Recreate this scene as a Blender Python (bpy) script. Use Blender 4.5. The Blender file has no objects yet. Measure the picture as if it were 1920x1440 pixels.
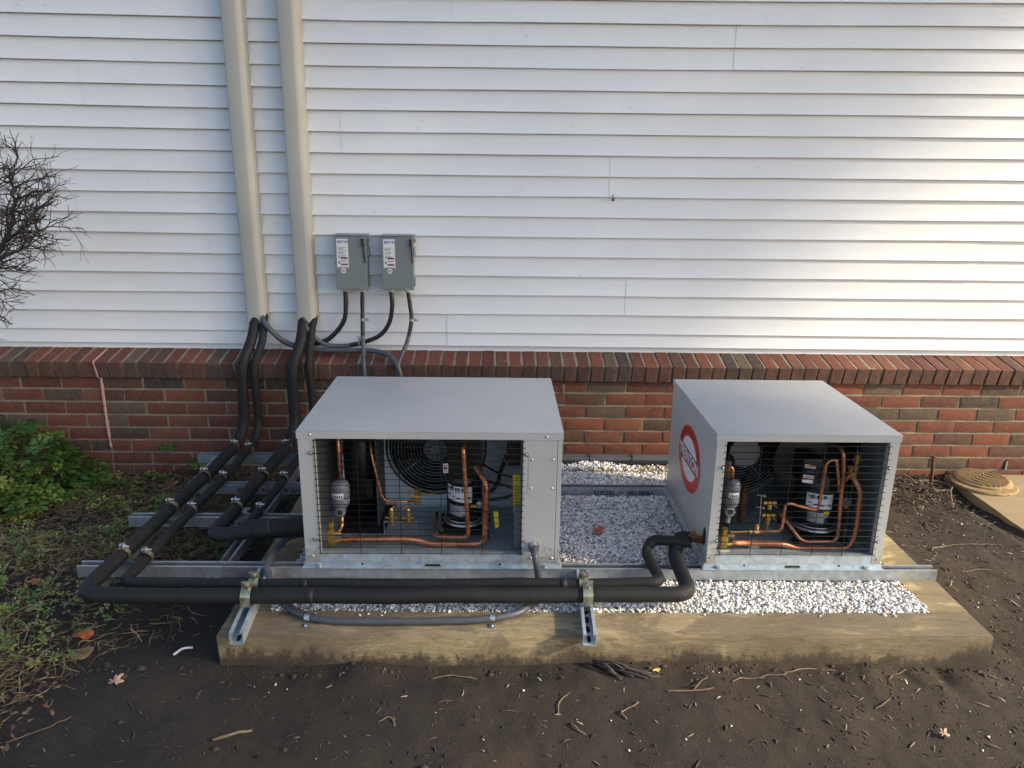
import bpy, bmesh, math, random
import numpy as np
from mathutils import Vector, Matrix, noise as mnoise
random.seed(7); rng = np.random.default_rng(11)
R = math.radians
scene = bpy.context.scene
col = scene.collection

# ------------------------------------------------------------------ camera
cd = bpy.data.cameras.new('camera'); cam = bpy.data.objects.new('camera', cd); col.objects.link(cam)
cd.sensor_fit = 'HORIZONTAL'; cd.sensor_width = 36.0; cd.lens = 1420.73/1920*36; cd.clip_start = .05; cd.clip_end = 300
yaw, pitch, roll = -.0197, -.2840, -.01412
def _rot(yaw, pitch, roll):
    cy, sy = math.cos(yaw), math.sin(yaw); cp, sp = math.cos(pitch), math.sin(pitch); cr, sr = math.cos(roll), math.sin(roll)
    return (Matrix(((cy,-sy,0),(sy,cy,0),(0,0,1))) @ Matrix(((1,0,0),(0,cp,-sp),(0,sp,cp))) @ Matrix(((cr,0,sr),(0,1,0),(-sr,0,cr))))
Rc = _rot(yaw, pitch, roll)
Mx = Matrix.Identity(4)
cx_, cf_, cz_ = Rc @ Vector((1,0,0)), Rc @ Vector((0,1,0)), Rc @ Vector((0,0,1))
for i in range(3):
    Mx[i][0] = cx_[i]; Mx[i][1] = cz_[i]; Mx[i][2] = -cf_[i]
Mx.translation = Vector((0, -3.6813, 1.5691))
cam.matrix_world = Mx; scene.camera = cam

# ------------------------------------------------------------------ sky, sun, exposure
SUN = Vector((.86, -.30, .43)).normalized()
elev = math.asin(SUN.z); az = math.atan2(SUN.x, SUN.y)
w = bpy.data.worlds.new('World'); scene.world = w; w.use_nodes = True
nt = w.node_tree; nt.nodes.clear()
sky = nt.nodes.new('ShaderNodeTexSky'); sky.sky_type = 'NISHITA'; sky.sun_disc = False
sky.sun_elevation = elev; sky.sun_rotation = az; sky.air_density = 1.0; sky.dust_density = 1.8; sky.ozone_density = 1.0
bgn = nt.nodes.new('ShaderNodeBackground'); bgn.inputs[1].default_value = .15
outn = nt.nodes.new('ShaderNodeOutputWorld')
nt.links.new(sky.outputs[0], bgn.inputs[0]); nt.links.new(bgn.outputs[0], outn.inputs[0])
sl = bpy.data.lights.new('sun', 'SUN'); sl.energy = 4.3; sl.angle = R(2.5); sl.color = (1, .87, .63)
so = bpy.data.objects.new('sun', sl); col.objects.link(so); so.location = SUN*20
so.rotation_euler = (-SUN).to_track_quat('-Z', 'Y').to_euler()
scene.view_settings.view_transform = 'Standard'; scene.view_settings.look = 'None'
scene.view_settings.exposure = 0.78; scene.view_settings.gamma = 1; scene.view_settings.use_curve_mapping = False
scene.cycles.use_denoising = True
scene.cycles.max_bounces = 6

# ------------------------------------------------------------------ mesh helpers
def nv(p, s=1.0, seed=0.0):
    return mnoise.noise(Vector((p[0]*s+seed, p[1]*s+seed*1.7, p[2]*s-seed)))

class MB:
    def __init__(s): s.v = []; s.f = []; s.m = []; s.t = []
    def add(s, vs, fs, mi=0, tint=None):
        b = len(s.v); s.v += [tuple(p) for p in vs]
        s.f += [tuple(b+i for i in f) for f in fs]; s.m += [mi]*len(fs)
        if tint is not None: s.t += [tint]*len(vs)
        return s
    def box(s, x0, x1, y0, y1, z0, z1, mi=0, b=0.0):
        if b <= 0:
            vs = [(x0,y0,z0),(x1,y0,z0),(x1,y1,z0),(x0,y1,z0),(x0,y0,z1),(x1,y0,z1),(x1,y1,z1),(x0,y1,z1)]
            return s.add(vs, [(0,3,2,1),(4,5,6,7),(0,1,5,4),(1,2,6,5),(2,3,7,6),(3,0,4,7)], mi)
        bm = bmesh.new(); bmesh.ops.create_cube(bm, size=1)
        for v in bm.verts: v.co = Vector(((x0+x1)/2+v.co.x*(x1-x0), (y0+y1)/2+v.co.y*(y1-y0), (z0+z1)/2+v.co.z*(z1-z0)))
        bmesh.ops.bevel(bm, geom=bm.edges[:], offset=b, segments=2, affect='EDGES', profile=.6)
        vs = [v.co[:] for v in bm.verts]; bm.verts.index_update()
        s.add(vs, [[v.index for v in f.verts] for f in bm.faces], mi); bm.free(); return s
    def tube(s, pts, r, seg=12, mi=0, cap=True, tint=None):
        P = [Vector(p) for p in pts]; n = len(P)
        if callable(r):
            L = [0]
            for i in range(1, n): L.append(L[-1]+(P[i]-P[i-1]).length)
            rr = [r(L[i], P[i]) for i in range(n)]
        elif isinstance(r, (list, tuple)): rr = r
        else: rr = [r]*n
        T = []
        for i in range(n):
            t = (P[min(i+1, n-1)]-P[max(i-1, 0)])
            T.append(t.normalized() if t.length > 1e-9 else Vector((0,0,1)))
        up = Vector((0,0,1)) if abs(T[0].z) < .9 else Vector((1,0,0))
        nrm = (up-T[0]*up.dot(T[0])).normalized()
        vs = []
        for i in range(n):
            nrm = (nrm-T[i]*nrm.dot(T[i]))
            nrm = nrm.normalized() if nrm.length > 1e-6 else Vector((1,0,0))
            bn = T[i].cross(nrm)
            for k in range(seg):
                a = 2*math.pi*k/seg
                vs.append(P[i]+(nrm*math.cos(a)+bn*math.sin(a))*rr[i])
        fs = []
        for i in range(n-1):
            for k in range(seg):
                a = i*seg+k; b = i*seg+(k+1) % seg
                fs.append((a, b, b+seg, a+seg))
        if cap: fs.append(tuple(range(seg-1, -1, -1))); fs.append(tuple((n-1)*seg+k for k in range(seg)))
        return s.add(vs, fs, mi, tint)
    def cyl(s, a, b, r, seg=16, mi=0, r2=None):
        return s.tube([a, b], [r, r if r2 is None else r2], seg, mi)
    def lathe(s, c, prof, seg=24, mi=0, axis='z', cap=True):
        vs = []; fs = []
        for (r, h) in prof:
            for k in range(seg):
                a = 2*math.pi*k/seg; x, y = r*math.cos(a), r*math.sin(a)
                if axis == 'z': vs.append((c[0]+x, c[1]+y, c[2]+h))
                elif axis == 'y': vs.append((c[0]+x, c[1]-h, c[2]+y))
                else: vs.append((c[0]+h, c[1]+x, c[2]+y))
        for i in range(len(prof)-1):
            for k in range(seg):
                a = i*seg+k; b = i*seg+(k+1) % seg
                fs.append((a, b, b+seg, a+seg))
        if cap: fs.append(tuple(range(seg-1, -1, -1))); fs.append(tuple((len(prof)-1)*seg+k for k in range(seg)))
        return s.add(vs, fs, mi)
    def torus(s, c, Rr, r, axis='y', seg=40, ss=6, mi=0, a0=0, a1=2*math.pi, sx=1, sz=1):
        full = abs(a1-a0-2*math.pi) < 1e-6
        pts = []
        for k in range(seg+(1 if full else 1)):
            a = a0+(a1-a0)*k/seg
            if axis == 'y': pts.append((c[0]+Rr*sx*math.cos(a), c[1], c[2]+Rr*sz*math.sin(a)))
            elif axis == 'z': pts.append((c[0]+Rr*sx*math.cos(a), c[1]+Rr*sz*math.sin(a), c[2]))
            else: pts.append((c[0], c[1]+Rr*sx*math.cos(a), c[2]+Rr*sz*math.sin(a)))
        return s.tube(pts, r, ss, mi, cap=not full)
    def mesh(s, name, mats, off=(0,0,0), smooth=False):
        me = bpy.data.meshes.new(name)
        o = Vector(off)
        me.from_pydata([(x-o.x, y-o.y, z-o.z) for x, y, z in s.v], [], s.f)
        if not isinstance(mats, (list, tuple)): mats = [mats]
        for m in mats: me.materials.append(m)
        if len(mats) > 1: me.polygons.foreach_set('material_index', s.m)
        if s.t and len(s.t) == len(s.v):
            at = me.attributes.new('tint', 'FLOAT', 'POINT'); at.data.foreach_set('value', s.t)
        me.validate(); me.update()
        if smooth:
            me.shade_smooth()
            if smooth is not True: me.set_sharp_from_angle(angle=R(smooth))
        return me

def tag(o, label=None, cat=None, group=None, kind=None):
    if label: o['label'] = label
    if cat: o['category'] = cat
    if group: o['group'] = group
    if kind: o['kind'] = kind
    return o
def thing(name, label, cat, loc=(0,0,0), group=None):
    o = bpy.data.objects.new(name, None); o.empty_display_size = .1; o.location = loc; col.objects.link(o)
    return tag(o, label, cat, group)
def rootloc(o):
    v = Vector((0,0,0))
    while o is not None: v += Vector(o.location); o = o.parent
    return v
def part(name, mb, mats, parent=None, smooth=False, loc=None, label=None):
    """mesh from world coordinates, stored relative to its parent's place"""
    base = rootloc(parent) if parent else Vector((0,0,0))
    if parent is None and loc is not None: base = Vector(loc)
    me = mb.mesh(name, mats, base, smooth)
    o = bpy.data.objects.new(name, me); col.objects.link(o)
    if parent: o.parent = parent
    elif loc is not None: o.location = loc
    if label: o['label'] = label
    return o
def inst(name, me, loc, parent, rot=(0,0,0), color=None, scale=None):
    o = bpy.data.objects.new(name, me); col.objects.link(o); o.parent = parent
    b = rootloc(parent) if parent else Vector((0,0,0))
    o.location = Vector(loc)-b; o.rotation_euler = rot
    if scale: o.scale = scale
    if color: o.color = (*color, 1)
    return o
def fillet(pts, rad, n=7):
    P = [Vector(p) for p in pts]; out = [P[0]]
    for i in range(1, len(P)-1):
        a, b, c = P[i-1], P[i], P[i+1]
        d1, d2 = (a-b), (c-b); r = min(rad, d1.length*.49, d2.length*.49)
        s, e = b+d1.normalized()*r, b+d2.normalized()*r
        for k in range(n+1):
            t = k/n; out.append(s*(1-t)**2+b*2*t*(1-t)+e*t*t)
    out.append(P[-1]); return out
def spline(pts, n=8):
    P = [Vector(p) for p in pts]; P = [P[0]*2-P[1]]+P+[P[-1]*2-P[-2]]; out = []
    for i in range(1, len(P)-2):
        for k in range(n):
            t = k/n; p0, p1, p2, p3 = P[i-1:i+3]
            out.append(.5*((2*p1)+(p2-p0)*t+(2*p0-5*p1+4*p2-p3)*t*t+(3*p1-p0-3*p2+p3)*t**3))
    out.append(P[-2]); return out
def resample(pts, step):
    P = [Vector(p) for p in pts]; out = [P[0]]
    for i in range(1, len(P)):
        d = P[i]-P[i-1]; n = max(1, int(d.length/step))
        for k in range(1, n+1): out.append(P[i-1]+d*k/n)
    return out

# ------------------------------------------------------------------ materials
def new_mat(name):
    m = bpy.data.materials.new(name); m.use_nodes = True
    return m, m.node_tree, m.node_tree.nodes['Principled BSDF']
def N(t, typ, **kw):
    n = t.nodes.new(typ)
    for k, v in kw.items(): setattr(n, k, v)
    return n
def texco(t, kind='Object', scale=(1,1,1)):
    tc = N(t, 'ShaderNodeTexCoord'); mp = N(t, 'ShaderNodeMapping'); mp.inputs['Scale'].default_value = scale
    t.links.new(tc.outputs[kind], mp.inputs[0]); return mp.outputs[0]
def wpos(t, scale=(1,1,1)):
    g = N(t, 'ShaderNodeNewGeometry'); mp = N(t, 'ShaderNodeMapping'); mp.inputs['Scale'].default_value = scale
    t.links.new(g.outputs['Position'], mp.inputs[0]); return mp.outputs[0]
def noise(t, vec, scale, detail=4, rough=.6, dist=0):
    n = N(t, 'ShaderNodeTexNoise'); n.inputs['Scale'].default_value = scale; n.inputs['Detail'].default_value = detail
    n.inputs['Roughness'].default_value = rough; n.inputs['Distortion'].default_value = dist
    t.links.new(vec, n.inputs['Vector']); return n.outputs['Fac']
def ramp(t, fac, stops):
    r = N(t, 'ShaderNodeValToRGB'); e = r.color_ramp.elements
    while len(e) < len(stops): e.new(.5)
    for i, (p, c) in enumerate(stops):
        e[i].position = p; e[i].color = (*c, 1) if len(c) == 3 else c
    t.links.new(fac, r.inputs[0]); return r.outputs[0]
def mix(t, fac, a, b, mode='MIX'):
    m = N(t, 'ShaderNodeMix', data_type='RGBA', blend_type=mode)
    for s, v in ((0, fac), (6, a), (7, b)):
        if isinstance(v, bpy.types.NodeSocket): t.links.new(v, m.inputs[s])
        elif s == 0: m.inputs[0].default_value = v
        else: m.inputs[s].default_value = (*v, 1)
    return m.outputs[2]
def bump(t, p, h, strength=.5, dist=.002):
    b = N(t, 'ShaderNodeBump'); b.inputs['Strength'].default_value = strength; b.inputs['Distance'].default_value = dist
    t.links.new(h, b.inputs['Height']); t.links.new(b.outputs[0], p.inputs['Normal']); return b
def simple(name, c, rough=.5, metal=0, var=.12, vs=8, bmp=0, bs=200, spec=None, rv=0, dirt=None, coat=0):
    m, t, p = new_mat(name)
    v = texco(t)
    f = noise(t, v, vs, 5, .65)
    lo = tuple(max(0, x*(1-var)) for x in c); hi = tuple(min(1, x*(1+var)) for x in c)
    cc = ramp(t, f, [(.3, lo), (.7, hi)])
    if dirt:
        f2 = noise(t, v, dirt[2], 6, .7)
        cc = mix(t, ramp(t, f2, [(dirt[1], (0,0,0)), (min(1, dirt[1]+.15), (1,1,1))]), cc, dirt[0])
    t.links.new(cc, p.inputs['Base Color'])
    p.inputs['Roughness'].default_value = rough; p.inputs['Metallic'].default_value = metal
    if rv:
        rr = ramp(t, noise(t, v, vs*2.3, 5), [(.3, (rough-rv,)*3), (.7, (rough+rv,)*3)]); t.links.new(rr, p.inputs['Roughness'])
    if bmp: bump(t, p, noise(t, v, bs, 3), bmp, .001)
    if coat: p.inputs['Coat Weight'].default_value = coat
    return m

def mat_siding():
    m, t, p = new_mat('vinyl_white'); v = wpos(t)
    big = noise(t, v, 1.3, 4, .6)
    c = ramp(t, big, [(.3, (.70, .70, .715)), (.7, (.77, .77, .775))])
    st = noise(t, wpos(t, (1.2, 1, 14)), 3, 6, .7)      # faint weather streaks
    c = mix(t, ramp(t, st, [(.55, (0,0,0)), (.8, (.35,)*3)]), c, (.61, .61, .60))
    sp = noise(t, v, 38, 3, .5)
    c = mix(t, ramp(t, sp, [(.70, (0,0,0)), (.76, (.5,)*3)]), c, (.55, .54, .52))
    t.links.new(c, p.inputs['Base Color']); p.inputs['Roughness'].default_value = .48
    g = noise(t, wpos(t, (5, 60, 60)), 6, 4, .6)
    w_ = noise(t, wpos(t, (1, 4, 4)), 2.2, 3, .5)
    b1 = bump(t, p, g, .12, .0012)
    b2 = N(t, 'ShaderNodeBump'); b2.inputs['Strength'].default_value = .25; b2.inputs['Distance'].default_value = .012
    t.links.new(w_, b2.inputs['Height']); t.links.new(b2.outputs[0], b1.inputs['Normal'])
    return m
def mat_brick(name='brick_clay', darken=0):
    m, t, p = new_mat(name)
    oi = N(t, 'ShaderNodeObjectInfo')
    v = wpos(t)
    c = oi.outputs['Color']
    if darken: c = mix(t, darken, c, (.075, .055, .045))
    n1 = noise(t, v, 14, 6, .7); n2 = noise(t, v, 130, 4, .7); n3 = noise(t, v, 45, 5, .75)
    c = mix(t, ramp(t, n1, [(.35, (0,0,0)), (.75, (.55,)*3)]), c, (.060, .042, .032))
    c = mix(t, ramp(t, n3, [(.45, (0,0,0)), (.8, (.5,)*3)]), c, (.30, .13, .085))
    c = mix(t, ramp(t, n2, [(.58, (0,0,0)), (.72, (.6,)*3)]), c, (.05, .04, .036))
    dirt = noise(t, wpos(t, (1,1,1.6)), 5, 5, .7)
    c = mix(t, ramp(t, dirt, [(.55, (0,0,0)), (.85, (.4,)*3)]), c, (.15, .115, .085))
    sp_ = noise(t, v, 420, 2, .5); c = mix(t, ramp(t, sp_, [(.64, (0,0,0)), (.70, (.5,)*3)]), c, (.30, .20, .14))
    t.links.new(c, p.inputs['Base Color']); p.inputs['Roughness'].default_value = .88
    h = mix(t, .5, n2, n3); bump(t, p, h, .7, .003)
    return m
def mat_mortar():
    m, t, p = new_mat('mortar'); v = wpos(t)
    c = ramp(t, noise(t, v, 9, 6, .7), [(.3, (.20, .165, .115)), (.7, (.36, .305, .22))])
    c = mix(t, ramp(t, noise(t, v, 160, 3, .6), [(.5, (0,0,0)), (.75, (.6,)*3)]), c, (.16, .14, .115))
    t.links.new(c, p.inputs['Base Color']); p.inputs['Roughness'].default_value = .95
    bump(t, p, noise(t, v, 120, 5, .7), .8, .004); return m
def mat_soil():
    m, t, p = new_mat('soil'); v = wpos(t)
    a = noise(t, v, 1.6, 7, .65); b = noise(t, v, 22, 7, .72); f = noise(t, v, 160, 5, .7)
    c = ramp(t, a, [(.32, (.015, .0118, .0095)), (.5, (.023, .0172, .0132)), (.72, (.037, .0268, .0185))])
    c = mix(t, ramp(t, b, [(.35, (.75,)*3), (.6, (0,0,0))]), c, (.014, .012, .0105))
    c = mix(t, ramp(t, f, [(.60, (0,0,0)), (.74, (.55,)*3)]), c, (.10, .08, .06))
    vo = N(t, 'ShaderNodeTexVoronoi'); vo.inputs['Scale'].default_value = 60; t.links.new(v, vo.inputs['Vector'])
    c = mix(t, ramp(t, vo.outputs['Distance'], [(.03, (.7,)*3), (.12, (0,0,0))]), c, (.085, .065, .048))
    # soil colour lighter and browner towards the right
    sx = N(t, 'ShaderNodeSeparateXYZ'); t.links.new(v, sx.inputs[0])
    mr = N(t, 'ShaderNodeMapRange'); mr.inputs[1].default_value = -1.6; mr.inputs[2].default_value = 2.4; t.links.new(sx.outputs[0], mr.inputs[0])
    dry = mix(t, 1.0, c, (2.3, 2.0, 1.65), 'MULTIPLY')
    md = N(t, 'ShaderNodeMath', operation='MULTIPLY'); t.links.new(mr.outputs[0], md.inputs[0]); t.links.new(ramp(t, noise(t, v, .9, 4), [(.2, (.5,)*3), (.7, (1,)*3)]), md.inputs[1])
    c = mix(t, md.outputs[0], c, dry)
    t.links.new(c, p.inputs['Base Color']); p.inputs['Roughness'].default_value = .93
    h = mix(t, .45, b, f); bump(t, p, h, .8, .008); return m
def mat_timber(name, light):
    m, t, p = new_mat(name); v = texco(t)
    g = noise(t, texco(t, 'Object', (2.4, 12, 12)), 4.5, 9, .78, 1.1)
    if light: c = ramp(t, g, [(.25, (.30, .225, .10)), (.5, (.46, .365, .18)), (.8, (.60, .49, .27))])
    else: c = ramp(t, g, [(.25, (.15, .115, .065)), (.48, (.33, .255, .145)), (.75, (.50, .40, .24))])
    b = noise(t, texco(t, 'Object', (1, 2, 2)), 2.6, 6, .7, .4)
    c = mix(t, ramp(t, b, [(.44, (0,0,0)), (.50, (.50,)*3), (.75, (.8,)*3)]), c, (.105, .072, .055))
    st = noise(t, texco(t, 'Object', (3, 3, 3)), 6, 6, .75)
    c = mix(t, ramp(t, st, [(.6, (0,0,0)), (.72, (.6,)*3)]), c, (.085, .058, .042))
    # soil splashed on the lower part of the faces
    sx = N(t, 'ShaderNodeSeparateXYZ'); t.links.new(wpos(t), sx.inputs[0])
    ns = noise(t, wpos(t, (1,1,.5)), 5.5, 9, .82)
    ad = N(t, 'ShaderNodeMath', operation='MULTIPLY_ADD'); t.links.new(ns, ad.inputs[0]); ad.inputs[1].default_value = -.30; t.links.new(sx.outputs[2], ad.inputs[2])
    a2 = N(t, 'ShaderNodeMath', operation='ADD'); t.links.new(ad.outputs[0], a2.inputs[0]); a2.inputs[1].default_value = .10
    c = mix(t, ramp(t, a2.outputs[0], [(.0, (.92,)*3), (.025, (.8,)*3), (.042, (.28,)*3), (.075, (0,0,0))]), c, (.035, .026, .019))
    t.links.new(c, p.inputs['Base Color']); p.inputs['Roughness'].default_value = .82
    bump(t, p, g, .9, .005); return m
def mat_galv(name='galvanized', base=(.46, .50, .54), metal=.75, rough=.38):
    m, t, p = new_mat(name); v = wpos(t)
    vo = N(t, 'ShaderNodeTexVoronoi'); vo.inputs['Scale'].default_value = 55; t.links.new(v, vo.inputs['Vector'])
    s1 = ramp(t, vo.outputs['Color'], [(.2, tuple(x*.88 for x in base)), (.8, tuple(min(1, x*1.1) for x in base))])
    c = mix(t, ramp(t, noise(t, v, 7, 6, .7), [(.45, (0,0,0)), (.75, (.5,)*3)]), s1, tuple(x*.62 for x in base))
    t.links.new(c, p.inputs['Base Color']); p.inputs['Metallic'].default_value = metal
    rr = ramp(t, noise(t, v, 15, 5), [(.3, (rough-.1,)*3), (.7, (rough+.12,)*3)]); t.links.new(rr, p.inputs['Roughness'])
    return m
def mat_tint(name, stops, rough=.8, bmp=0, bs=300, trans=0):
    m, t, p = new_mat(name)
    a = N(t, 'ShaderNodeAttribute'); a.attribute_name = 'tint'
    c = ramp(t, a.outputs['Fac'], stops)
    n_ = noise(t, wpos(t), 90, 3)
    c = mix(t, ramp(t, n_, [(.4, (0,0,0)), (.8, (.35,)*3)]), c, tuple(x*.55 for x in stops[0][1]))
    t.links.new(c, p.inputs['Base Color']); p.inputs['Roughness'].default_value = rough
    if bmp: bump(t, p, noise(t, wpos(t), bs, 3), bmp, .002)
    return m
def mat_paint(name, c, rough=.38, splash=True):
    m, t, p = new_mat(name); v = wpos(t)
    cc = ramp(t, noise(t, v, 2.2, 5, .6), [(.3, tuple(x*.94 for x in c)), (.7, tuple(x*1.05 for x in c))])
    cc = mix(t, ramp(t, noise(t, v, 26, 6, .75), [(.62, (0,0,0)), (.8, (.3,)*3)]), cc, tuple(x*.72 for x in c))
    sc = noise(t, wpos(t, (1, 6, 1)), 18, 5, .8, 1.2)
    cc = mix(t, ramp(t, sc, [(.74, (0,0,0)), (.78, (.5,)*3)]), cc, tuple(x*.5 for x in c))
    if splash:
        sx = N(t, 'ShaderNodeSeparateXYZ'); t.links.new(wpos(t), sx.inputs[0])
        ad = N(t, 'ShaderNodeMath', operation='MULTIPLY_ADD'); t.links.new(noise(t, v, 60, 6, .8), ad.inputs[0]); ad.inputs[1].default_value = -.32; t.links.new(sx.outputs[2], ad.inputs[2])
        cc = mix(t, ramp(t, ad.outputs[0], [(.07, (.55,)*3), (.12, (0,0,0))]), cc, (.20, .17, .14))
        du = noise(t, v, 3.1, 6, .75, .5); cc = mix(t, ramp(t, du, [(.50, (0,0,0)), (.72, (.28,)*3)]), cc, tuple(x*.78 for x in c))
    t.links.new(cc, p.inputs['Base Color'])
    rr = ramp(t, noise(t, v, 4, 5), [(.3, (rough-.06,)*3), (.7, (rough+.1,)*3)]); t.links.new(rr, p.inputs['Roughness'])
    bump(t, p, noise(t, v, 420, 2), .06, .0005); return m
def mat_copper():
    m, t, p = new_mat('copper'); v = wpos(t)
    c = ramp(t, noise(t, v, 17, 5, .7), [(.3, (.30, .12, .07)), (.48, (.58, .23, .12)), (.7, (.80, .40, .24))])
    t.links.new(c, p.inputs['Base Color']); p.inputs['Metallic'].default_value = .85
    t.links.new(ramp(t, noise(t, v, 30, 4), [(.3, (.25,)*3), (.7, (.5,)*3)]), p.inputs['Roughness']); return m

M = dict(
 siding=mat_siding(), brick=mat_brick(), brick_dark=mat_brick('brick_dark_front', .62), mortar=mat_mortar(), soil=mat_soil(),
 timber=mat_timber('weathered_timber', False), timber_y=mat_timber('fresh_yellow_timber', True),
 galv=mat_galv(), galv_b=mat_galv('zinc_sheet', (.52, .60, .66), .55, .42), galv_d=mat_galv('base_pan_steel', (.42, .47, .50), .3, .4),
 paint=mat_paint('grey_enamel', (.44, .44, .44)), boxpaint=mat_paint('box_enamel', (.19, .215, .22), .45),
 cover=simple('clay_vinyl', (.40, .39, .355), .5, 0, .06, 3, .1, 300),
 foam=simple('black_foam', (.0075, .008, .0092), .72, 0, .35, 30, .35, 260, rv=.08, dirt=((.03,.029,.028), .68, 9)),
 blackcon=simple('black_conduit', (.012, .012, .013), .42, 0, .2, 20),
 greycon=simple('grey_conduit', (.075, .078, .092), .42, 0, .15, 20),
 black=simple('black_enamel', (.008, .008, .009), .35, 0, .2, 20), blackm=simple('matt_black', (.006, .006, .007), .8),
 wire=simple('black_wire', (.003, .003, .003), .85), steel=simple('bright_steel', (.62, .62, .62), .28, .9, .12, 30),
 chrome=simple('dull_chrome', (.36, .36, .36), .35, .85), zincy=simple('yellow_zinc', (.50, .46, .30), .3, .85, .3, 40),
 copper=mat_copper(), brass=simple('brass', (.52, .34, .10), .36, .8, .3, 30, rv=.08), white=simple('white_label', (.72, .72, .74), .5, 0, .04),
 red=simple('label_red', (.62, .035, .03), .4, 0, .06), darkred=simple('dull_red', (.40, .10, .12), .5), navy=simple('label_blue', (.01, .05, .22), .5),
 ink=simple('black_ink', (.01, .01, .012), .6), yellow=simple('yellow_tag', (.72, .52, .02), .5, 0, .1), orange=simple('orange_print', (.65, .18, .05), .5),
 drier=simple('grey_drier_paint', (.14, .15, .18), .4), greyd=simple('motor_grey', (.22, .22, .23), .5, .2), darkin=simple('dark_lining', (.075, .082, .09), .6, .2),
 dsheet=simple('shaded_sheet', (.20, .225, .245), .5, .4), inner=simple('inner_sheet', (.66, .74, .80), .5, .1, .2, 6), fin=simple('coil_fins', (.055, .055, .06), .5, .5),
 green=simple('receiver_green', (.008, .03, .014), .5), caulk=simple('pink_caulk', (.50, .27, .26), .7, 0, .2, 30, .5, 200),
 rust=simple('rust', (.12, .055, .03), .85, .2, .4, 40, .6, 150), cover_iron=simple('dusty_iron_cover', (.36, .245, .12), .85, .1, .3, 14, .6, 120, dirt=((.16,.09,.05), .55, 25)),
 conc=simple('sandy_concrete', (.34, .255, .15), .9, 0, .16, 4, .5, 140, dirt=((.24,.18,.11), .6, 12)),
 bark=simple('shrub_bark', (.045, .034, .03), .85, 0, .4, 20, .5, 200), twig=simple('dry_twig', (.17, .12, .078), .85, 0, .35, 30),
 gravel=mat_tint('white_stone', [(0, (.30, .25, .20)), (.10, (.62, .58, .55)), (.45, (.84, .82, .81)), (1, (.93, .92, .92))], .75, .4, 350),
 dust=simple('stone_dust', (.62, .60, .58), .95, 0, .3, 40, .8, 120),
 leafg=mat_tint('green_leaf', [(0, (.022, .060, .010)), (.45, (.055, .125, .018)), (.8, (.15, .21, .03)), (1, (.34, .29, .07))], .45),
 straw=mat_tint('dry_stems', [(0, (.06, .04, .025)), (.5, (.19, .135, .07)), (1, (.40, .31, .15))], .85),
 litter=mat_tint('soil_litter', [(0, (.022, .018, .015)), (.5, (.11, .08, .055)), (.85, (.27, .21, .14)), (1, (.55, .50, .42))], .9),
 leafb=simple('brown_leaf', (.30, .135, .06), .7, 0, .35, 60), leafp=simple('pale_leaf', (.40, .26, .20), .7, 0, .3, 60), leafo=simple('orange_leaf', (.42, .11, .04), .7, 0, .3, 60),
 leafy=simple('yellow_leaf', (.50, .42, .08), .7, 0, .3, 60), conif=simple('evergreen', (.03, .06, .02), .8), glass=simple('sight_glass', (.03, .04, .04), .1),
 black_tape=simple('black_tape', (.010, .010, .011), .6), vent=simple('vent_plastic', (.42, .42, .42), .5),
)

# ------------------------------------------------------------------ ground
def sstep(a, b, x): t = np.clip((x-a)/(b-a), 0, 1); return t*t*(3-2*t)
def vnoise(x, y, s, seed):
    x = x*s+seed*13.7; y = y*s+seed*7.3
    xi = np.floor(x).astype(int); yi = np.floor(y).astype(int); fx = x-xi; fy = y-yi
    fx = fx*fx*(3-2*fx); fy = fy*fy*(3-2*fy)
    def h(a, b):
        n = (a*374761393+b*668265263+seed*1442695) & 0x7fffffff
        n = ((n ^ (n >> 13))*1274126177) & 0x7fffffff
        return ((n ^ (n >> 16)) & 0xffff)/65535.0
    return (h(xi,yi)*(1-fx)+h(xi+1,yi)*fx)*(1-fy)+(h(xi,yi+1)*(1-fx)+h(xi+1,yi+1)*fx)*fy-.5
def ground_z(x, y):
    x = np.asarray(x, float); y = np.asarray(y, float)
    z = .055*sstep(-.2, -1.3, y)
    z = z-.03*sstep(1.0, 1.75, x)*sstep(-1.0, -1.6, y)
    z = z+.030*vnoise(x, y, 1.7, 1)+.016*vnoise(x, y, 5, 2)+.006*vnoise(x, y, 14, 3)+.0035*vnoise(x, y, 37, 4)
    # soil banked against the front timber, uneven
    d = np.exp(-((y+1.68)/.06)**2)*sstep(-.95, -.8, x)*(1-sstep(1.5, 1.62, x))
    z = z+d*.060*(vnoise(x, y*0, 3.3, 5)+vnoise(x, y*0, 9, 8)*.6+vnoise(x, y*0, 26, 18)*.25)-d*.004
    # churned mulch mound on the right by the wall, trench beside the path
    z = z+.045*np.exp(-(((x-2.0)/.22)**2+((y+.18)/.16)**2))
    z = z-.02*np.exp(-((x-2.30)/.04)**2)*(y < -.25)
    # level bed inside the timber frame and under the path
    inside = (x > -.80) & (x < 1.50) & (y > -1.57) & (y < -.24)
    z = np.where(inside, .10, z)
    z = np.where(x > 2.37, np.minimum(z, -.02), z)
    far = np.maximum(np.abs(x)-4, 0)+np.maximum(-y-4.5, 0)
    return np.where(far > 0, z*np.exp(-far), z)
xs = np.concatenate([[-60,-30,-15,-8,-5,-3.6], np.arange(-2.9, 2.95, .0125), [3.4,5,8,15,30,60]])
ys = np.concatenate([[-60,-30,-15,-9,-6,-4.5,-3.4,-2.8], np.arange(-2.35, .06, .0125), [.3,2,10,60]])
XX, YY = np.meshgrid(xs, ys); ZZ = ground_z(XX, YY)
nx, ny = len(xs), len(ys)
me = bpy.data.meshes.new('soil_ground')
verts = np.stack([XX.ravel(), YY.ravel(), ZZ.ravel()], 1)
ii = (np.arange(ny-1)[:, None]*nx+np.arange(nx-1)[None]).ravel()
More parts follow.
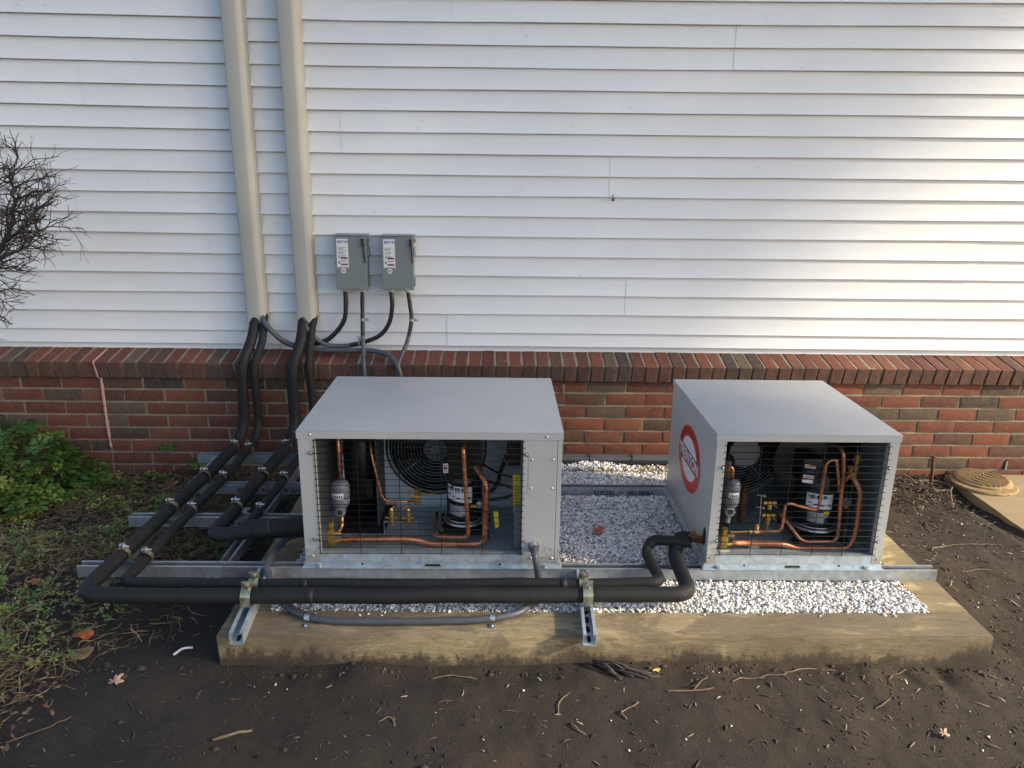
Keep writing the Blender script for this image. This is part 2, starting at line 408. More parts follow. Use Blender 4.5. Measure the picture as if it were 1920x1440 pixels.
faces = np.stack([ii, ii+1, ii+nx+1, ii+nx], 1)
def np_mesh(me, verts, faces):
    k = faces.shape[1]
    me.vertices.add(len(verts)); me.vertices.foreach_set('co', verts.astype(np.float32).ravel())
    me.loops.add(faces.size); me.loops.foreach_set('vertex_index', faces.astype(np.int32).ravel())
    me.polygons.add(len(faces)); me.polygons.foreach_set('loop_start', np.arange(0, faces.size, k, dtype=np.int32))
    me.update(calc_edges=True)
np_mesh(me, verts, faces); me.materials.append(M['soil']); me.shade_smooth()
go = bpy.data.objects.new('soil_ground', me); col.objects.link(go)
tag(go, 'dark bare soil in front of the wall', kind='structure')
def gz(x, y): return float(ground_z(np.array([x]), np.array([y]))[0])

# ------------------------------------------------------------------ brick wall
X0, X1 = -2.86, 3.05
wall = thing('brick_wall', 'red brick foundation wall with a sloping rowlock cap below the white siding', 'brick wall', (0, .1, 0))
mb = MB()
nxm, nzm = 300, 30
vs = []; fs = []
for j in range(nzm+1):
    for i in range(nxm+1):
        x = X0+(X1-X0)*i/nxm; z = -.06+(.575+.06)*j/nzm
        vs.append((x, .0075+.003*nv((x, 0, z), 9)+.002*nv((x, 0, z), 40, 3), z))
for j in range(nzm):
    for i in range(nxm):
        a = j*(nxm+1)+i; fs.append((a, a+1, a+nxm+2, a+nxm+1))
mb.add(vs, fs)
mb.box(X0, X1, .016, .20, -.3, .56)
part('mortar', mb, M['mortar'], wall, True)
# sloping mortar bed between the cap bricks
mb = MB(); sl_ = R(12)
mb.add([(X0, -.032, .5985), (X1, -.032, .5985), (X1, .155, .6375), (X0, .155, .6375), (X0, -.010, .517), (X1, -.010, .517)], [(0,1,2,3), (4,5,1,0)])
part('mortar', mb, M['mortar'], wall)
def brick_mesh(L, H, D, seed, nl=7, nh=3, b=.0035):
    """front face at y=0 facing -y, centre at origin; uneven face and worn edges"""
    vs = []; fs = []
    for j in range(nh+1):
        for i in range(nl+1):
            u, v = i/nl, j/nh
            x = (u-.5)*L; z = (v-.5)*H
            edge = min(u, 1-u, v*H/L*2+.0, (1-v)*H/L*2) <= 1e-6
            y = .0022*nv((x, 0, z), 30, seed)
            if i in (0, nl) or j in (0, nh):
                y += b*(.7+.8*abs(nv((x, 3, z), 60, seed)))
                x += .0016*nv((x, 1, z), 70, seed+5); z += .0016*nv((x, 2, z), 70, seed+9)
            vs.append((x, y, z))
    for j in range(nh):
        for i in range(nl):
            a = j*(nl+1)+i; fs.append((a, a+1, a+nl+2, a+nl+1))
    border = [i for i in range(nl+1)]+[(j)*(nl+1)+nl for j in range(1, nh+1)]+[nh*(nl+1)+i for i in range(nl-1, -1, -1)]+[j*(nl+1) for j in range(nh-1, 0, -1)]
    base = len(vs)
    for k in border: vs.append((vs[k][0]*1.004, D, vs[k][2]*1.004))
    n = len(border)
    for k in range(n): fs.append((border[k], base+k, base+(k+1) % n, border[(k+1) % n]))
    return vs, fs
def mk_brick(L, H, D, seed):
    m_ = MB(); m_.add(*brick_mesh(L, H, D, seed)); return m_.mesh('brick', M['brick'], (0,0,0), 40)
full = [mk_brick(.192, .0565, .02, s*3.1) for s in range(8)]
half = [mk_brick(.0905, .0565, .02, 50+s*3.1) for s in range(3)]
PAL = [(.195,.050,.026), (.220,.058,.030), (.165,.040,.022), (.205,.068,.036), (.140,.036,.022), (.105,.045,.030), (.078,.050,.033), (.088,.066,.044), (.042,.038,.034), (.125,.092,.058)]
WT = [5,5,5,4,4,2.5,1.6,1.4,1.2,1]
def bcol(dark=1.0):
    wts = [x*(dark if i > 4 else 1) for i, x in enumerate(WT)]
    c = random.choices(PAL, wts)[0]; k = random.uniform(.74, 1.02); return tuple(x*k for x in c)
JX = -1.985
bond = brick_objs = []
for c in range(0, 8):
    z = .4835-c*.0677
    start = JX if c % 2 == 0 else JX+.1015
    k0 = int((X0-start)//.203)
    k = k0
    while start+k*.203 < X1-.1:
        xa = start+k*.203
        cx = xa+.1015
        k += 1
        if c % 2 == 1 and abs(cx-JX) < .02:      # the expansion joint cuts this one in two
            for s in (-1, 1): inst('brick', random.choice(half), (JX+s*.0525, 0, z), wall, color=bcol(1.4))
            continue
        if cx-.1 < X0 or cx+.1 > X1: continue
        inst('brick', random.choice(full), (cx+random.uniform(-.002, .002), random.uniform(-.001, .0015), z+random.uniform(-.001, .001)), wall,
             rot=(0, random.uniform(-.006, .006), 0), color=bcol(1.5 if (c == 0 or cx < -1.6) else 1.0))
# rowlock cap: one brick on edge every 68 mm, sloping up to the siding
def cap_brick_mesh(seed):
    W, Dp, H = .0578, .192, .086
    bm = bmesh.new(); bmesh.ops.create_cube(bm, size=1)
    for v in bm.verts: v.co = Vector((v.co.x*W, (v.co.y+.5)*Dp, (v.co.z-.5)*H))
    bmesh.ops.bevel(bm, geom=bm.edges[:], offset=.0028, segments=1, affect='EDGES')
    bmesh.ops.subdivide_edges(bm, edges=[e for e in bm.edges if e.calc_length() > .04], cuts=3, use_grid_fill=True)
    for v in bm.verts: v.co += Vector((nv(v.co, 45, seed), nv(v.co, 45, seed+3), nv(v.co, 45, seed+6)))*.0022
    me = bpy.data.meshes.new('cap_brick'); bm.to_mesh(me); bm.free(); me.materials.append(M['brick']); me.materials.append(M['brick_dark'])
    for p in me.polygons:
        if p.normal.y < -.25: p.material_index = 1  # front-facing sides take a darker brick mix
    me.shade_smooth(); me.set_sharp_from_angle(angle=R(35)); return me
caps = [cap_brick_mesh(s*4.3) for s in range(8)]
cj = [JX-.006]
while cj[0] > X0+.03: cj.insert(0, cj[0]-.0682)
while cj[-1] < X1-.09: cj.append(cj[-1]+(.0682 if cj[-1] < 1.0 else .0664))
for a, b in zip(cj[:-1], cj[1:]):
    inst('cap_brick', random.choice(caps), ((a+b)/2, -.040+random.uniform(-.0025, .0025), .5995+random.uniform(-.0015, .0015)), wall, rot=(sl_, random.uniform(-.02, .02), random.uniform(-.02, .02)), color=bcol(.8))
# pink sealant in the expansion joint, weep vents
mb = MB()
pts = [(JX, -.0435, .600), (JX+.001, -.021, .515), (JX+.001, -.004, .51)]
mb.tube(resample([(JX-.006, .10, .6300), (JX-.006, -.043, .601), (JX-.004, -.020, .514)], .01), lambda s, p: .0042+.002*nv(p, 60), 6)
mb.tube(resample([(JX, -.001, .515), (JX-.002, -.001, .33), (JX+.001, -.001, .14)], .008), lambda s, p: .0078+.004*nv(p, 50), 6)
part('sealant_joint', mb, M['caulk'], wall, True)
for vx, vz in ((.335, .476), (2.69, .07)):
    mb = MB(); mb.box(vx-.0055, vx+.0055, -.001, .008, vz-.026, vz+.026, 0)
    for k in range(8): mb.box(vx-.005, vx+.005, -.003, .001, vz-.024+k*.0062, vz-.0215+k*.0062, 1)
    part('weep_vent', mb, [M['blackm'], M['vent']], wall)

# ------------------------------------------------------------------ siding
sid = thing('vinyl_siding', 'white horizontal vinyl lap siding covering the wall above the brick', 'siding', (0, .2, .6))
SX = np.array([-3, -2.4, -.75, .87, 2.5, 3.2]); SD = np.array([0, 0, -.0115, -.0035, .013, .016])
def zl(i, x):
    return 2.1945-.0975*i+float(np.interp(x, SX, SD))*(1-i/15 if i < 15 else 0)
YB, YT = .1150, .1310
def siding_piece(xa, xb, i0, rows, proud=0.0):
    """rows of lap courses; course k hangs from line i0+k-? its butt is line index"""
    m_ = MB(); n = max(2, int((xb-xa)/.12))
    for k in rows:
        zb = lambda x: zl(k, x)+.0022*nv((x, 0, k*5.1), 1.1)+.0008*nv((x, 0, k), 4)
        zt = lambda x: zl(k-1, x)-.001
        wob = [.0016*nv((xa+(xb-xa)*i/n, k*3.3, 0), 2.5) for i in range(n+1)]
        prof = [(YT-.0010, 'T', 0), (YB+(YT-YB)*.55, 'M', .5), (YB+.0012, 'B', .004), (YB, 'B', .002), (YB+.001, 'B', 0), (YT+.004, 'B', .001)]
        vs = []; fs = []
        for i in range(n+1):
            x = xa+(xb-xa)*i/n; a, b = zb(x), zt(x)
            for (y, kind, o) in prof:
                z = b if kind == 'T' else ((a+b)/2 if kind == 'M' else a+o)
                vs.append((x, y-proud-(wob[i] if kind != 'T' else 0), z))
        K = len(prof)
        for i in range(n):
            for q in range(K-1):
                a = i*K+q; fs.append((a, a+1, a+K+1, a+K))
        # exposed cut end
        fs.append(tuple(range(K)))
        m_.add(vs, fs)
    return part('siding_panel', m_, M['siding'], sid, 25)
SEAM = {0: [-.205], 2: [1.11], 4: [-1.925, 1.66], 6: [-.735], 8: [.555], 10: [-2.03, 1.53], 12: [-1.4, 2.4], 14: [.665], -2: [-1.3, 1.9], -4: [.6], -6: [-.9, 2.1], -8: [.3]}
for top in range(-10, 15, 2):
    pair = [top+1, top+2] if top+2 <= 15 else [top+1]
    cuts = [X0]+SEAM.get(top+2, [])+[X1]
    if top == 14: continue
    for q in range(len(cuts)-1):
        siding_piece(cuts[q]-(.02 if q else 0), cuts[q+1], top, pair, .0019 if q % 2 else 0)
def last_course(xa, xb, pr):
    m_ = MB(); n = max(2, int((xb-xa)/.12)); vs = []; fs = []
    prof = [(YT-.001, .733), (.122, .70), (.1150, .667), (.1138, .6645), (.1150, .663), (.1300, .6628)]
    for x0 in (0,):
        # course 15 (upper half)
        for i in range(n+1):
            x = xa+(xb-xa)*i/n
            for y, z in prof: vs.append((x, y-pr, z+.0008*nv((x, 0, 0), 3)))
        K = len(prof)
        for i in range(n):
            for q in range(K-1):
                a = i*K+q; fs.append((a, a+1, a+K+1, a+K))
    m_.add(vs, fs); part('siding_panel', m_, M['siding'], sid, 25)
siding_piece(X0, -.24, 14, [15], 0); siding_piece(-.26, X1, 14, [15], .0025)
last_course(X0, -.24, 0); last_course(-.26, X1, .0025)
mb = MB(); mb.box(X0, X1, .1305, .135, .626, .672); mb.box(X0, X1, .124, .1305, .634, .6375)
part('starter_strip', mb, M['siding'], sid)
mb = MB(); mb.lathe((.556, .1135, 1.402), [(.007, 0), (.0055, .004), (.001, .006)], 9, 0, 'y'); mb.tube([(.556, .112, 1.404), (.555, .1115, 1.428)], .0018, 5); part('dirt_speck', mb, M['rust'], sid)
mb = MB(); mb.box(X0, X1, .137, .26, .62, 3.6)
part('sheathing', mb, M['siding'], sid)
# ------------------------------------------------------------------ lettering
def text_mb(s, size, xform, mat, parent, name='lettering', align='CENTER', bold=0.0, sx=1.0, depth=.0):
    c = bpy.data.curves.new(name, 'FONT'); c.body = s; c.size = size; c.align_x = align; c.align_y = 'CENTER'; c.offset = bold; c.resolution_u = 3
    o = bpy.data.objects.new(name, c); col.objects.link(o)
    bpy.context.view_layer.update()
    me = bpy.data.meshes.new_from_object(o.evaluated_get(bpy.context.evaluated_depsgraph_get()))
    bpy.data.objects.remove(o); bpy.data.curves.remove(c)
    m_ = MB(); m_.add([xform(v.co.x*sx, v.co.y) for v in me.vertices], [tuple(p.vertices) for p in me.polygons])
    bpy.data.meshes.remove(me)
    return part(name, m_, mat, parent)

# ------------------------------------------------------------------ line set covers
def cover(x0, x1, label):
    t = thing('line_set_cover', label, 'pipe cover', ((x0+x1)/2, .12, .784), 'vinyl covers over the refrigerant lines')
    w_ = x1-x0; yf = .048
    prof = [(x0-.004, .118), (x0, .116), (x0+.001, .058), (x0+.003, .051), (x0+.007, yf+.001), (x0+.011, yf), (x0+.066, yf), (x0+.070, yf+.001), (x0+.080, .055), (x1-.003, .062), (x1, .068), (x1+.001, .116), (x1+.004, .118)]
    inner = [(x+(.002 if x < (x0+x1)/2 else -.002), y+.002 if y < .11 else y) for x, y in prof]
    loop = prof+inner[::-1]
    m_ = MB(); zs = [.784]+[z for z in np.arange(.95, 3.3, .25)]
    vs = []; K = len(loop)
    for z in zs: vs += [(x+.0012*math.sin(z*3), y, z) for x, y in loop]
    fs = [(i*K+q, i*K+(q+1) % K, (i+1)*K+(q+1) % K, (i+1)*K+q) for i in range(len(zs)-1) for q in range(K)]
    for q in range(len(prof)-1): fs.append((q+1, q, K-1-q, K-2-q))
    m_.add(vs, fs); part('channel_cover', m_, M['cover'], t, 30)
    m_ = MB(); m_.lathe(((x0+x1)/2-.004, yf+.0005, .800), [(.0035, 0), (.0035, .0012)], 10, 0, 'y'); part('screw_hole', m_, M['blackm'], t)
cover(-1.255, -1.162, 'tan grey vinyl line cover, the left one of the two running up the siding')
cover(-1.004, -.911, 'tan grey vinyl line cover, the right one of the two, nearer the switch boxes')

# ------------------------------------------------------------------ disconnect switch boxes
def switchbox(x0, dx_right, label):
    x1 = x0+.152; z0, z1 = .967, 1.222; yb, yf = .122, .022
    t = thing('disconnect_switch', label, 'switch box', ((x0+x1)/2, .12, z0), 'grey electrical disconnect boxes on the siding')
    m_ = MB(); m_.box(x0+.003, x1-.003, yf+.004, yb, z0, z1, 0, .002); part('enclosure', m_, M['boxpaint'], t)
    m_ = MB(); m_.box(x0, x1, yf, yf+.0035, z0-.002, z1-.004, 0, .0015)
    m_.box(x0, x0+.0028, yf+.0037, yf+.02, z0-.002, z1-.004); m_.box(x1-.0028, x1, yf+.0037, yf+.02, z0-.002, z1-.004)
    m_.box(x0, x1, yf+.0037, yf+.02, z0-.005, z0-.0022)
    d = part('front_cover', m_, M['boxpaint'], t)
    m_ = MB(); m_.box(x0-.003, x1+.003, yf-.002, yb, z1+.0005, z1+.004, 0, .0015); part('rain_lip', m_, M['boxpaint'], t)
    # sticker with its print
    lx0, lx1, lz0, lz1 = x0+.010, x0+.066, z1-.152, z1-.014; ly = yf-.0006
    m_ = MB(); m_.box(lx0, lx1, ly, yf-.0001, lz0, lz1); lab = part('label_sticker', m_, M['white'], t)
    yy = ly-.0005
    text_mb('EAT', .0165, lambda a, b: ((lx0+lx1)/2-.0085+a, yy, lz1-.015+b), M['navy'], lab, bold=.0006, sx=1.05)
    text_mb('N', .0165, lambda a, b: ((lx0+lx1)/2+.0200+a, yy, lz1-.015+b), M['navy'], lab, bold=.0006, sx=1.05)
    m_ = MB(); m_.lathe(((lx0+lx1)/2+.0108, yy, lz1-.0155), [(.0022, 0), (.0022, .0002)], 10, 0, 'y'); part('lettering', m_, M['navy'], lab)
    m_ = MB()
    for k in range(13):
        z = lz1-.042-k*.0042
        if k in (4, 8): continue
        m_.box(lx0+.005, lx0+.005+random.uniform(.024, .044), yy, ly-.0001, z, z+.0013, 0)
    for k, (za, h) in enumerate(((.098, .009), (.128, .009))):
        m_.box(lx0+.018, lx1-.003, yy, ly-.0001, lz1-za-h+.01, lz1-za+.01, 1)
        m_.box(lx0+.022, lx1-.010, yy-.0002, yy-.0001, lz1-za-h+.013, lz1-za+.0065, 0)
    m_.box(lx0+.018, lx1-.006, yy, ly-.0001, lz1-.108, lz1-.105, 0); m_.box(lx0+.004, lx1-.004, yy, ly-.0001, lz0+.002, lz0+.0035, 0)
    m_.add([(lx0+.006, yy, lz1-.118), (lx0+.013, yy, lz1-.121), (lx0+.014, yy, lz1-.107), (lx0+.010, yy, lz1-.104)], [(0,1,2,3)], 0)
    part('fine_print', m_, [M['ink'], M['darkred']], lab)
    cxs, czs = x0+.039, lz0-.0155
    m_ = MB(); m_.lathe((cxs, yf-.0001, czs), [(.0125, 0), (.0125, .0006)], 20, 0, 'y'); st = part('round_sticker', m_, M['white'], t)
    m_ = MB()
    for k in range(4): m_.box(cxs-.008, cxs+.008, yf-.0012, yf-.0008, czs-.0056+k*.003, czs-.0041+k*.003, 0)
    m_.box(cxs-.008, cxs, yf-.0016, yf-.0013, czs, czs+.0056, 1); part('flag_print', m_, [M['red'], M['navy']], st)
    # operating handle on the right side
    hx = x1-.012+dx_right
    m_ = MB(); m_.tube([(hx-.003, yf-.006, z1-.012), (hx, yf-.007, z1-.05)], .006, 8, 0); m_.tube([(hx, yf-.005, z1-.05), (hx+.006, yf-.003, z1-.128)], .0028, 6, 0)
    part('handle', m_, M['black'], t)
    for bb in ((.006, .045, .10, .155, .20), (.010, .06, .085, .222, .24), (.004, .05, .095, .01, .05)):
        m_ = MB(); m_.box(x1+.0005, x1+bb[0], bb[1], bb[2], z0+bb[3], z0+bb[4], 0, .0015); part('side_bracket', m_, M['boxpaint'], t)
    m_ = MB(); m_.box(x1-.04, x1-.022, yf-.006, yf-.0006, z0-.002, z0+.004, 0, .001); m_.cyl((x1-.03, yf-.008, z0+.001), (x1-.03, yf-.001, z0+.001), .004, 8); part('latch', m_, M['steel'], t)
    for hxx in (x0+.034, x0+.118):
        m_ = MB(); m_.lathe((hxx, .068, z0-.021), [(.0135, 0), (.0135, .010), (.0165, .010), (.0165, .019)], 6, 0)
        part('conduit_hub', m_, M['steel'], t)
switchbox(-.793, 0, 'grey metal disconnect box with a paper label, left one beside the tan cover')
switchbox(-.568, .006, 'grey metal disconnect box with a paper label, right one with open siding beyond it')

# ------------------------------------------------------------------ struts
def strut(name, a, b, label, zb=.154, wdt=.0413, h=.0413, up=True, slots=False, mat=None, group='galvanized strut channels', text=None):
    """open-topped C channel from a to b (x, y)"""
    A = Vector((a[0], a[1], zb)); B = Vector((b[0], b[1], zb)); d = (B-A).normalized(); n = Vector((-d.y, d.x, 0))
    t = thing(name, label, 'strut', A, group)
    hw = wdt/2; tk = .0026
    prof = [(-hw, 0), (-hw, h), (-hw+.0095, h), (-hw+.0095, h-.0075), (-hw+.0095-tk, h-.0075), (-hw+.0095-tk, h-tk), (-hw+tk, h-tk), (-hw+tk, tk)]
    prof = prof+[(-x, z) for x, z in prof[::-1]]
    K = len(prof); L = (B-A).length; ns = max(1, int(L/.15)); vs = []
    for i in range(ns+1):
        c = A+(B-A)*i/ns
        for x, z in prof: vs.append(c+n*x+Vector((0, 0, z)))
    fs = [(i*K+q, i*K+(q+1) % K, (i+1)*K+(q+1) % K, (i+1)*K+q) for i in range(ns) for q in range(K)]
    q_ = [(0, 1, 6, 7), (1, 2, 5, 6), (2, 3, 4, 5), (15, 14, 9, 8), (14, 13, 10, 9), (13, 12, 11, 10), (0, 7, 8, 15)]
    for f in q_: fs.append(f); fs.append(tuple(ns*K+k for k in f[::-1]))
    m_ = MB(); m_.add(vs, fs); part('channel', m_, mat or M['galv'], t)
    if slots:
        m_ = MB(); k = .03
        while k < L-.02:
            c = A+d*k; ov = []
            for q in range(16):
                aa = 2*math.pi*q/16; ov.append(c+d*(.0125*math.cos(aa)+(.006 if math.cos(aa) > 0 else -.006))+n*(.0066*math.sin(aa))+Vector((0, 0, tk+.0008)))
            m_.add(ov, [tuple(range(16))]); k += .051
        part('bolt_slots', m_, M['blackm'], t)
    if text:
        for (s, off, sz) in text:
            o = A+d*off-n*(hw+.0006)+Vector((0, 0, h*.47))
            text_mb(s, sz, lambda u, v, o=o: tuple(o-d*u-Vector((0, 0, v))), M['ink'], t, 'stencilled_lettering', bold=.0007, sx=1.15)
    return t
strut('strut', (-1.466, -1.2745), (1.572, -1.2825), 'longest galvanized strut, under the front edge of both condensing units')
strut('strut', (-1.36, -.575), (1.40, -.585), 'long galvanized strut behind the units, half buried in white gravel', text=[('577  3L21  P/N  SSCG10', .36, .024), ('ERS', .68, .024), ('NERS 000  ---  SSCG10', 1.92, .024)])
strut('strut', (-1.466, -.892), (-.72, -.892), 'short galvanized strut with upside-down black lettering, second from the front under the pipes', text=[('N. 3L2. 577  NERS', .46, .024), ('SSCG15', .13, .024)])
strut('strut', (-1.447, -.225), (-.60, -.225), 'short galvanized strut nearest the brick wall on the left')
strut('strut', (-1.395, -1.33), (-1.375, -.22), 'left lengthwise strut running under the cross struts towards the wall', zb=.1125)
strut('strut', (-1.000, -1.33), (-.965, -.22), 'right lengthwise strut running under the cross struts towards the wall', zb=.1125)
strut('strut', (-.785, -1.682), (-.812, -1.299), 'stubby slotted strut on the front timber at its left end', slots=True, mat=M['galv_b'])
strut('strut', (.288, -1.685), (.305, -1.3035), 'stubby slotted strut on the front timber between the two units', slots=True, mat=M['galv_b'])

# ------------------------------------------------------------------ timbers
def timber(x0, x1, y0, y1, z0, z1, label, mat, seed):
    t = bpy.data
    bm = bmesh.new(); bmesh.ops.create_cube(bm, size=1)
    cx, cy, cz = (x0+x1)/2, (y0+y1)/2, (z0+z1)/2
    lx, ly = x1-x0, y1-y0
    for v in bm.verts: v.co = Vector((v.co.x*lx, v.co.y*ly, v.co.z*(z1-z0)))
    long_x = lx > ly
    es = [e for e in bm.edges if abs((e.verts[0].co-e.verts[1].co).normalized()[0 if long_x else 1]) > .9]
    bmesh.ops.subdivide_edges(bm, edges=es, cuts=40, use_grid_fill=True)
    bmesh.ops.bevel(bm, geom=[e for e in bm.edges if len(e.link_faces) == 2 and e.calc_face_angle() > .5], offset=.005, segments=2, affect='EDGES')
    for v in bm.verts:
        v.co += Vector((nv(v.co, 6, seed), nv(v.co, 6, seed+3), nv(v.co, 5, seed+6)))*.003+Vector((nv(v.co, 30, seed), nv(v.co, 30, seed+3), nv(v.co, 30, seed+6)))*.0012
    me = bpy.data.meshes.new('timber'); bm.to_mesh(me); bm.free(); me.materials.append(mat); me.shade_smooth(); me.set_sharp_from_angle(angle=R(40))
    o = bpy.data.objects.new('timber', me); o.location = (cx, cy, cz); col.objects.link(o)
    if not long_x: pass
    tag(o, label, 'timber', 'timbers framing the gravel bed')
timber(-.865, 1.575, -1.635, -1.500, .012, .154, 'long weathered front timber of the gravel bed, facing the camera', M['timber'], 1)
timber(1.437, 1.575, -1.498, -.320, .012, .154, 'yellow side timber at the right end of the gravel bed', M['timber_y'], 2)
timber(-.865, -.730, -1.498, -.320, .012, .154, 'side timber at the left end of the gravel bed, under the black pipes', M['timber'], 3)
timber(-.865, 1.575, -.318, -.165, .012, .154, 'rear timber of the gravel bed along the brick wall, under the grey conduits', M['timber_y'], 4)

# ------------------------------------------------------------------ white gravel
ico_v, ico_f = [], []
bm = bmesh.new(); bmesh.ops.create_icosphere(bm, subdivisions=1, radius=1)
ico_v = np.array([v.co[:] for v in bm.verts]); ico_f = np.array([[v.index for v in f.verts] for f in bm.faces]); bm.free()
def stones(name, P, S, label, mat, tint):
    n = len(P); nvv = len(ico_v)
    V = np.repeat(ico_v[None], n, 0)*(1+rng.uniform(-.28, .28, (n, nvv, 1)))
    V *= (S[:, None, None]*rng.uniform([.75, .55, .42], [1.25, .95, .8], (n, 3))[:, None, :])
    a = rng.uniform(0, 2*np.pi, n); b = rng.normal(0, .45, n)
    ca, sa, cb, sb = np.cos(a), np.sin(a), np.cos(b), np.sin(b)
    x, y, z = V[..., 0].copy(), V[..., 1].copy(), V[..., 2].copy()
    y2 = y*cb[:, None]-z*sb[:, None]; z2 = y*sb[:, None]+z*cb[:, None]
    x3 = x*ca[:, None]-y2*sa[:, None]; y3 = x*sa[:, None]+y2*ca[:, None]
    V = np.stack([x3, y3, z2], -1)+P[:, None, :]
    F = (ico_f[None]+(np.arange(n)*nvv)[:, None, None]).reshape(-1, 3)
    me = bpy.data.meshes.new(name); np_mesh(me, V.reshape(-1, 3), F)
    at = me.attributes.new('tint', 'FLOAT', 'POINT'); at.data.foreach_set('value', np.repeat(tint, nvv).astype(np.float32))
    me.materials.append(mat); o = bpy.data.objects.new(name, me); col.objects.link(o)
    return tag(o, label, kind='stuff')
mb = MB(); mb.box(-.729, 1.436, -1.4985, -.3195, .06, .139); o = part('gravel_base', mb, M['dust']); tag(o, 'stone dust under the white gravel', kind='structure')
P = []; NG = 120000
px = rng.uniform(-.735, 1.44, NG); py = rng.uniform(-1.502, -.315, NG)
vis = ~(((px > -.60) & (px < .14) & (py > -1.2) & (py < -.72)) | ((px > .81) & (px < 1.28) & (py > -1.2) & (py < -.75)))
px, py = px[vis], py[vis]; n = len(px)
lay = rng.random(n)
hump = .006*(vnoise(px, py, 3, 21)+.5)+.010*np.exp(-((py+1.47)/.05)**2)
pz = .138+.014*lay+hump*.8
# heaped against and over the back strut
pz += .030*np.exp(-((py+.66)/.055)**2)*(.5+vnoise(px, py*0, 4, 31))*(px > .22)*(px < .74)
pz += .012*np.exp(-((py+.50)/.08)**2)
ok = ~((py > -1.305) & (py < -1.250)) & ~((py > -.610) & (py < -.553)); px, py, pz, lay = px[ok], py[ok], pz[ok], lay[ok]
S = np.clip(rng.lognormal(math.log(.0043), .36, len(px)), .0022, .0105)
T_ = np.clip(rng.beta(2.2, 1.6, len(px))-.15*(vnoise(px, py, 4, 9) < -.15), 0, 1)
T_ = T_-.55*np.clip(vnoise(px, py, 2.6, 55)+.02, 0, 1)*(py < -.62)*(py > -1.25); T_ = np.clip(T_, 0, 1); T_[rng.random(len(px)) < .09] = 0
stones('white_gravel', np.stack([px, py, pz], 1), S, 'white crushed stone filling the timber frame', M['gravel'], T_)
n = 900
qx = np.concatenate([rng.normal(.47, .10, 620), rng.uniform(.25, .95, 280)]); qy = np.concatenate([rng.uniform(-.315, -.235, 620), rng.uniform(-.31, -.19, 280)])
qz = np.concatenate([.157+.02*rng.random(620)*np.exp(-((qx[:620]-.47)/.12)**2), .158+0*qx[620:]])
extra = np.stack([rng.uniform(-.8, 1.6, 22), rng.uniform(-1.53, -1.50, 22), np.full(22, .157)], 1)
PP = np.concatenate([np.stack([qx, qy, qz], 1), extra]); SS = np.clip(rng.lognormal(math.log(.0048), .3, len(PP)), .0025, .009)
stones('spilled_gravel', PP, SS, 'white stones spilled over the rear and front timbers', M['gravel'], rng.beta(2.4, 1.5, len(PP)))
# white stones and crumbs scattered over the soil
n = 110; qx = rng.uniform(-1.7, 2.2, n); qy = rng.uniform(-2.05, -1.66, n); sel = np.arange(n) < 60
qx[sel] = rng.uniform(1.6, 2.3, sel.sum()); qy[sel] = rng.uniform(-1.7, -.3, sel.sum())
stones('scattered_pebbles', np.stack([qx, qy, ground_z(qx, qy)+.002], 1), np.clip(rng.lognormal(math.log(.0024), .5, n), .001, .0065), 'small white pebbles scattered on the soil', M['gravel'], rng.beta(1.6, 2.6, n)*.7)

# ------------------------------------------------------------------ condensing units
def plate_hole(m_, x0, x1, z0, z1, y, cx, cz, r, mi=0, n=48):
    """flat sheet with a round opening, facing the camera, 2 mm thick"""
    rim = []; out = []
    for k in range(n):
        a = 2*math.pi*k/n; c, s = math.cos(a), math.sin(a)
        rx, rz = cx+r*c, cz+r*s
        rim.append((min(max(rx, x0), x1), min(max(rz, z0), z1)))
        tx = ((x1-cx)/c if c > 0 else (x0-cx)/c) if abs(c) > 1e-6 else 1e9
        tz = ((z1-cz)/s if s > 0 else (z0-cz)/s) if abs(s) > 1e-6 else 1e9
        t = max(min(tx, tz), 0); out.append((cx+c*t, cz+s*t))
    for yy in (y, y+.002):
        vs = [(a, yy, b) for a, b in rim]+[(a, yy, b) for a, b in out]
        m_.add(vs, [(k, (k+1) % n, n+(k+1) % n, n+k) for k in range(n)], mi)
    for ca in ((x0, z0), (x1, z0), (x0, z1), (x1, z1)):   # square off the corners
        near = sorted(range(n), key=lambda k: (out[k][0]-ca[0])**2+(out[k][1]-ca[1])**2)[:2]
        a, b = out[near[0]], out[near[1]]
        m_.add([(a[0], y, a[1]), (b[0], y, b[1]), (ca[0], y, ca[1])], [(0, 1, 2)], mi)

def wire_grille(t, x0, x1, z0, z1, nh, xv, y, ext=0.0):
    m_ = MB()
    for k in range(nh):
        z = z0+(z1-z0)*k/(nh-1)
        for p0, p1 in (((x0-ext, y, z), (x1+ext, y, z)),): m_.tube([p0, ((p0[0]+p1[0])/2, y-.0012*random.random(), z+random.uniform(-.0008, .0008)), p1], .00115, 5, 0)
    for x in xv: m_.tube([(x, y+.0024, z0-.006), (x, y+.0024, z1+.002)], .00125, 5, 0)
    o = part('wire_grille', m_, M['wire'], t, True); return o

def loop_hook(t, x, z, y, s):
    m_ = MB(); m_.torus((x, y, z), .0055, .0013, 'y', 14, 5, 0, R(20), R(340)); m_.tube([(x+s*.005, y, z), (x+s*.02, y, z)], .0013, 5, 0)
    m_.lathe((x, y+.001, z), [(.0042, 0), (.0042, .002), (.002, .0035)], 10, 1, 'y'); part('grille_hook', m_, [M['wire'], M['steel']], t, 40)
def screws(t, pts, y=None, r=.0045):
    for p in pts:
        m_ = MB(); m_.lathe(p, [(r, 0), (r, .002), (r*.5, .0042)], 8, 0, 'y'); part('screw', m_, M['steel'], t, 40)

